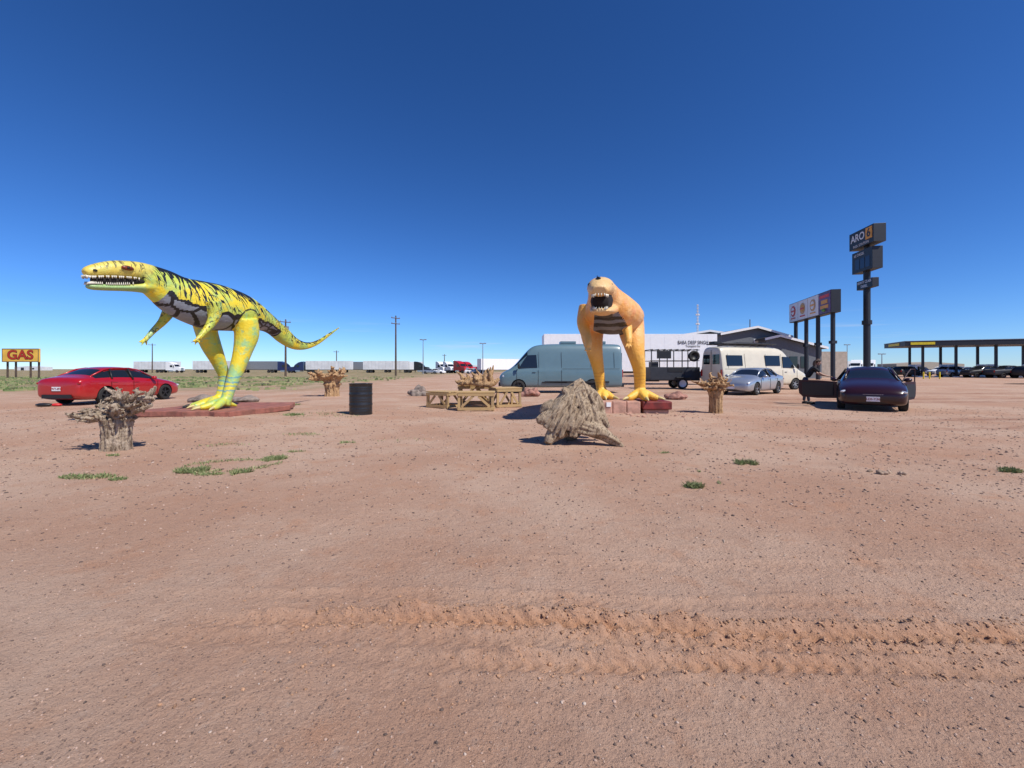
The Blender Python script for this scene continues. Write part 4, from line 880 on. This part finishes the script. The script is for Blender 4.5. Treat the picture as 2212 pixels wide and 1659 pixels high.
def lpole(px,D,topy):
    x=tpx(px,D); zt=CAMH+(797-topy)/F*D; g=group('street_lamp',(x,D,0)); b=MB(); b.tube([(x,D,-.1),(x,D,zt)],[.14,.08],0,8); b.box((x,D,zt),(1.6,.4,.16),0); b.box((x-.55,D,zt+.05),(.6,.45,.2),0); b.box((x+.55,D,zt+.05),(.6,.45,.2),0); b.obj('lamp_post',['steel'],g)
lpole(914,110,734); lpole(1043,110,742); lpole(1830,130,745); lpole(1905,110,765)
D=140; x=tpx(1507,D); g=group('radio_mast',(x,D,0)); b=MB()
for a in (0,2.09,4.19): b.tube([(x+.35*math.cos(a),D+.35*math.sin(a),0),(x+.2*math.cos(a),D+.2*math.sin(a),CAMH+140/F*D)],.06,0,5)
for k in range(22): b.box((x,D,1+k),(.6,.6,.06),0)
for zz in (13,16,19): b.box((x,D,zz),(1.2,.3,.5),0)
b.obj('mast_lattice',['dwhite'],g)
upole(1620,140,690,0)
# ------------------------------------------------------------------ buildings
M['bwall']=simple('grey_metal_wall',(.13,.14,.155),.6,var=.08); M['broof']=simple('dark_metal_roof',(.05,.05,.055),.5,var=.1); M['btan']=simple('tan_wall',(.38,.32,.26),.7)
g=group('travel_centre_building',(40,66,0)); b=MB()
def gable(px0,pxr,px1,D,ey0,ry,ey1,dep,wm=0,rm=1,par=b):
    x0,xr,x1=tpx(px0,D),tpx(pxr,D),tpx(px1,D); z=lambda py: CAMH+(797-py)/F*D
    par.prism([(x0,D,0),(x1,D,0),(x1,D,z(ey1)),(xr,D,z(ry)),(x0,D,z(ey0))],(0,dep,0),wm)
    t=.25
    for (xa,za,xb,zb_) in ((x0-.5,z(ey0)-.15,xr,z(ry)),(xr,z(ry),x1+.5,z(ey1)-.15)):
        par.prism([(xa,D-.6,za+.02),(xb,D-.6,zb_+.02),(xb,D-.6,zb_+.02+t),(xa,D-.6,za+.02+t)],(0,dep+1.2,0),rm)
        par.prism([(xa,D-.65,za-.02),(xb,D-.65,zb_-.02),(xb,D-.65,zb_+.3),(xa,D-.65,za+.3)],(0,.04,0),2)
gable(1560,1632,1700,62,722,709,728,22); gable(1480,1530,1585,70,724,717,724,20); gable(1655,1680,1775,60,733,728,752,16)
b.box((tpx(1480,72),76,3.3),(10,10,6.6),3); b.box((tpx(1760,64),70,2.0),(12,9,4),3)
for k in range(7):
    px=1595+k*24; b.box((tpx(px,59.9),59.97 if px>1655 else 61.97,2.3),(1.1,.05,1.6),4)
b.box((tpx(1700,60),59.9,1.3),(2.0,.08,2.4),4); b.box((tpx(1640,62),61.96,5.2),(1.6,.06,.9),2)
b.obj('building_volumes',['bwall','broof','white','btan','glass'],g)
M['can_y']=simple('canopy_yellow',(.75,.6,.02),.5)
g=group('gas_station_canopy',(75,68,0)); b=MB()
P0=Vector((tpx(1955,70),70,0)); P1=Vector((tpx(2330,62),62,0)); uu=(P1-P0).normalized(); nn=Vector((-uu.y,uu.x,0)); Lc=(P1-P0).length; rc_=math.atan2(uu.y,uu.x); wd=9.
cc=(P0+P1)/2+nn*wd/2; b.box(cc+Vector((0,0,5.45)),(Lc,wd,.75),0,rz=rc_); b.box(cc+Vector((0,0,5.86)),(Lc+.1,wd+.1,.08),4,rz=rc_)
b.box(P0+nn*wd/2-uu*.02+Vector((0,0,5.45)),(.1,wd*.5,.4),1,rz=rc_); b.box(P0+uu*2.2-nn*.02+Vector((0,0,5.45)),(3.,.1,.4),1,rz=rc_)
for t_ in (.15,.36,.60,.88):
    for q in (2.,7.): p=P0+uu*Lc*t_+nn*q; b.box(p+Vector((0,0,2.5)),(.3,.3,5.1),0,rz=rc_)
    p=P0+uu*Lc*t_+nn*4.5
    b.box(p+Vector((0,0,.1)),(1.4,5.5,.2),2,rz=rc_)
    for q in(-1.2,1.5): b.box(p+nn*q+Vector((0,0,1.15)),(.9,.6,1.9),2,rz=rc_); b.box(p+nn*q-nn*.31+Vector((0,0,1.5)),(.6,.03,.5),3,rz=rc_)
b.obj('canopy_and_pumps',['sign_dk','can_y','white','glass','steel'],g)
for (px,D,w,h,mt) in ((1010,190,20,3.2,'dwhite'),(1800,170,22,5,'dwhite'),(1850,180,16,4.5,'white'),(2010,190,30,4.5,'btan'),(60,400,25,4,'dwhite')):
    g=group('metal_shed',(tpx(px,D),D,0)); b=MB(); x=tpx(px,D); b.prism([(x-w/2,D,0),(x+w/2,D,0),(x+w/2,D,h*.8),(x,D,h),(x-w/2,D,h*.8)],(0,10,0),0); b.box((x-w*.2,D-.02,1.4),(3,.06,2.6),1); b.box((x+w*.2,D-.02,1.6),(2,.06,1.4),1); b.obj('shed',[mt,'dgrey'],g)
for px in (2008,2030,1995):
    x,y=tpx(px,58),58; g=group('yellow_bollard',(x,y,0)); b=MB(); b.tube([(x,y,0),(x,y,.9),(x,y,.95)],[.08,.08,.04],0,10); b.obj('bollard_post',['can_y'],g)
# ------------------------------------------------------------------ person leaning at the open car door
M['skin']=simple('skin',(.50,.28,.19),.55,var=.06); M['shirt']=simple('black_shirt',(.018,.018,.02),.85,bump=.3); M['jeans']=simple('dark_jeans',(.03,.04,.07),.85,bump=.3); M['hair']=simple('brown_hair',(.05,.025,.015),.6,bump=.6,bscale=80)
pg=group('person',(11.3,16.6,gz(11.3,16.6)+.02),math.radians(-25))
def skinned(name,verts,edges,mat,root=0,sub=2):
    me=bpy.data.meshes.new(name); me.from_pydata([v[:3] for v in verts],edges,[]); ob=link(bpy.data.objects.new(name,me))
    ob.modifiers.new('sk','SKIN')
    for i,v in enumerate(verts):
        sv_=me.skin_vertices[0].data[i]; r=v[3]; r2=v[4] if len(v)>4 else r; sv_.radius=(r,r2); sv_.use_root=(i==root)
    s=ob.modifiers.new('s','SUBSURF'); s.levels=sub; s.render_levels=sub
    bake(ob); ob.data.materials.clear(); ob.data.materials.append(M[mat]); shade(ob); attach(ob,pg,False); return ob
skinned('trousers',[(0,0,.93,.15,.13),(0,.1,.88,.1),(.03,.12,.5,.07),(-.02,.13,.1,.05),(0,-.1,.88,.1),(.06,-.12,.5,.07),(.1,-.13,.1,.05),(.06,0,1.03,.14,.12)],[(0,1),(1,2),(2,3),(0,4),(4,5),(5,6),(0,7)],'jeans')
skinned('shirt',[(.05,0,1.0,.15,.12),(.15,0,1.2,.14,.11),(.27,0,1.38,.16,.11),(.33,0,1.45,.07),(.27,.19,1.38,.065),(.4,.24,1.2,.05),(.27,-.19,1.38,.065),(.42,-.24,1.22,.05)],[(0,1),(1,2),(2,3),(2,4),(4,5),(2,6),(6,7)],'shirt')
for s in(-1,1):
    y=s*.24
    skinned('forearm',[(.39,y,1.21,.042),(.52,y*.95,1.12,.036),(.66,y*.75,1.08,.024),(.72,y*.7,1.07,.032,.016),(.76,y*.68,1.06,.03,.014)],[(0,1),(1,2),(2,3),(3,4)],'skin')
    for k,l in enumerate((.07,.08,.075,.06)):
        oy=(k-1.5)*.019; skinned('finger',[(.75,y*.68+oy,1.062,.009),(.75+l*.6,y*.68+oy*1.1,1.055,.008),(.75+l,y*.68+oy*1.1,1.035,.007)],[(0,1),(1,2)],'skin',sub=1)
    skinned('thumb',[(.70,y*.7-s*.03,1.065,.01),(.735,y*.7-s*.055,1.055,.009),(.76,y*.7-s*.06,1.045,.007)],[(0,1),(1,2)],'skin',sub=1)
skinned('neck',[(.32,0,1.42,.055),(.37,0,1.52,.05)],[(0,1)],'skin')
b=MB(); R=Matrix.Rotation(.45,3,'Y'); hc=Vector((.42,0,1.60))
b.sphere(hc,(.095,.075,.115),0,18,R=R); b.sphere(hc+R@Vector((.03,0,-.06)),(.06,.055,.06),0,14,R=R); b.tube([hc+R@Vector((.085,0,.02)),hc+R@Vector((.115,0,-.025)),hc+R@Vector((.09,0,-.035))],[.008,.016,.008],0,8)
for s in(-1,1): b.sphere(hc+R@Vector((-.005,s*.077,-.01)),(.018,.01,.03),0,8,R=R); b.sphere(hc+R@Vector((.083,s*.03,.008)),(.01,.013,.008),1,8,R=R)
b.sphere(hc+R@Vector((.088,0,-.062)),(.008,.024,.007),2,8,R=R); b.obj('head',['skin','white','lamp_r'],pg,smooth=True,world=False)
b=MB(); b.sphere(hc+R@Vector((-.022,0,.028)),(.1,.088,.108),0,18,R=R)
for k in range(9):
    y=(k-4)*.02; b.ctube([(*(hc+R@Vector((-.07,y,.05))),.03),(*(hc+R@Vector((-.11,y*1.2,-.06))),.03),(*(hc+Vector((-.12,y*1.4,-.24))),.025),(*(hc+Vector((-.09,y*1.5,-.34))),.01)],4,0,7)
b.obj('hair',['hair'],pg,smooth=True,world=False)
b=MB()
for (x,y) in((0,.13),(.12,-.13)): b.sphere((x+.05,y,.05),(.14,.05,.06),0,12); b.box((x+.05,y,.012),(.26,.09,.025),0)
b.obj('shoes',['black'],pg,smooth=True,world=False)
b=MB(); x,y=gp(95,878); b.sphere((x,y,.06),(.3,.14,.07),0,10); b.sphere((x+.35,y+.1,.05),(.18,.12,.06),1,10); b.obj('discarded_cloth',['black','sign_red2'],None,smooth=True)
# ------------------------------------------------------------------ light, sky, camera
el=math.radians(51); az=math.radians(130)   # azimuth clockwise from +Y
sd=Vector((math.sin(az)*math.cos(el),math.cos(az)*math.cos(el),math.sin(el)))
sun=bpy.data.lights.new('sun','SUN'); sun.energy=5.0; sun.angle=math.radians(.53); sun.color=(1.,.955,.88)
so=link(bpy.data.objects.new('sun',sun)); so.rotation_euler=(-sd).to_track_quat('-Z','Y').to_euler(); so.location=(20,-20,40)
w=bpy.data.worlds.new('World'); S.world=w; w.use_nodes=True; nt=w.node_tree; bg=nt.nodes['Background']
sky=nd(nt,'ShaderNodeTexSky',sky_type='NISHITA',sun_disc=False,sun_elevation=el,sun_rotation=az,altitude=1700.,air_density=1.0,dust_density=.1,ozone_density=3.0)
sc1=nd(nt,'ShaderNodeVectorMath',{0:sky.outputs[0],1:(.082,.103,.142)},operation='MULTIPLY').outputs[0]
gm=nd(nt,'ShaderNodeGamma',{0:sc1,1:1.2}).outputs[0]
hs=nd(nt,'ShaderNodeHueSaturation',{'Hue':.497,'Saturation':1.05,'Value':1.0,'Color':gm}).outputs[0]
sc2=nd(nt,'ShaderNodeVectorMath',{0:hs,1:(10.,10.,10.)},operation='MULTIPLY').outputs[0]
tc=nd(nt,'ShaderNodeTexCoord').outputs['Generated']; sp=nd(nt,'ShaderNodeSeparateXYZ',{0:tc})
mp=nd(nt,'ShaderNodeMapping',{'Vector':tc,'Scale':(3.,3.,60.)}).outputs[0]
cm=mth(nt,'MULTIPLY',ss(nt,noise(nt,mp,1.4,5,.6),.56,.72),mth(nt,'MULTIPLY',ss(nt,sp.outputs[2],.0,.02),mth(nt,'SUBTRACT',1.0,ss(nt,sp.outputs[2],.05,.12))))
fin=mixc(nt,mth(nt,'MULTIPLY',cm,.3),sc2,(7.,7.4,8.2))
nt.links.new(fin,bg.inputs[0]); bg.inputs[1].default_value=.1
cam=bpy.data.cameras.new('camera'); cam.sensor_width=36; cam.lens=36*F/2212; cam.shift_y=-32.5/2212; cam.clip_start=.05; cam.clip_end=6000
c=link(bpy.data.objects.new('camera',cam)); c.location=(0,0,CAMH); c.rotation_euler=(math.pi/2,0,0); S.camera=c
S.view_settings.view_transform='Standard'; S.view_settings.look='None'; S.view_settings.exposure=0; S.view_settings.gamma=1
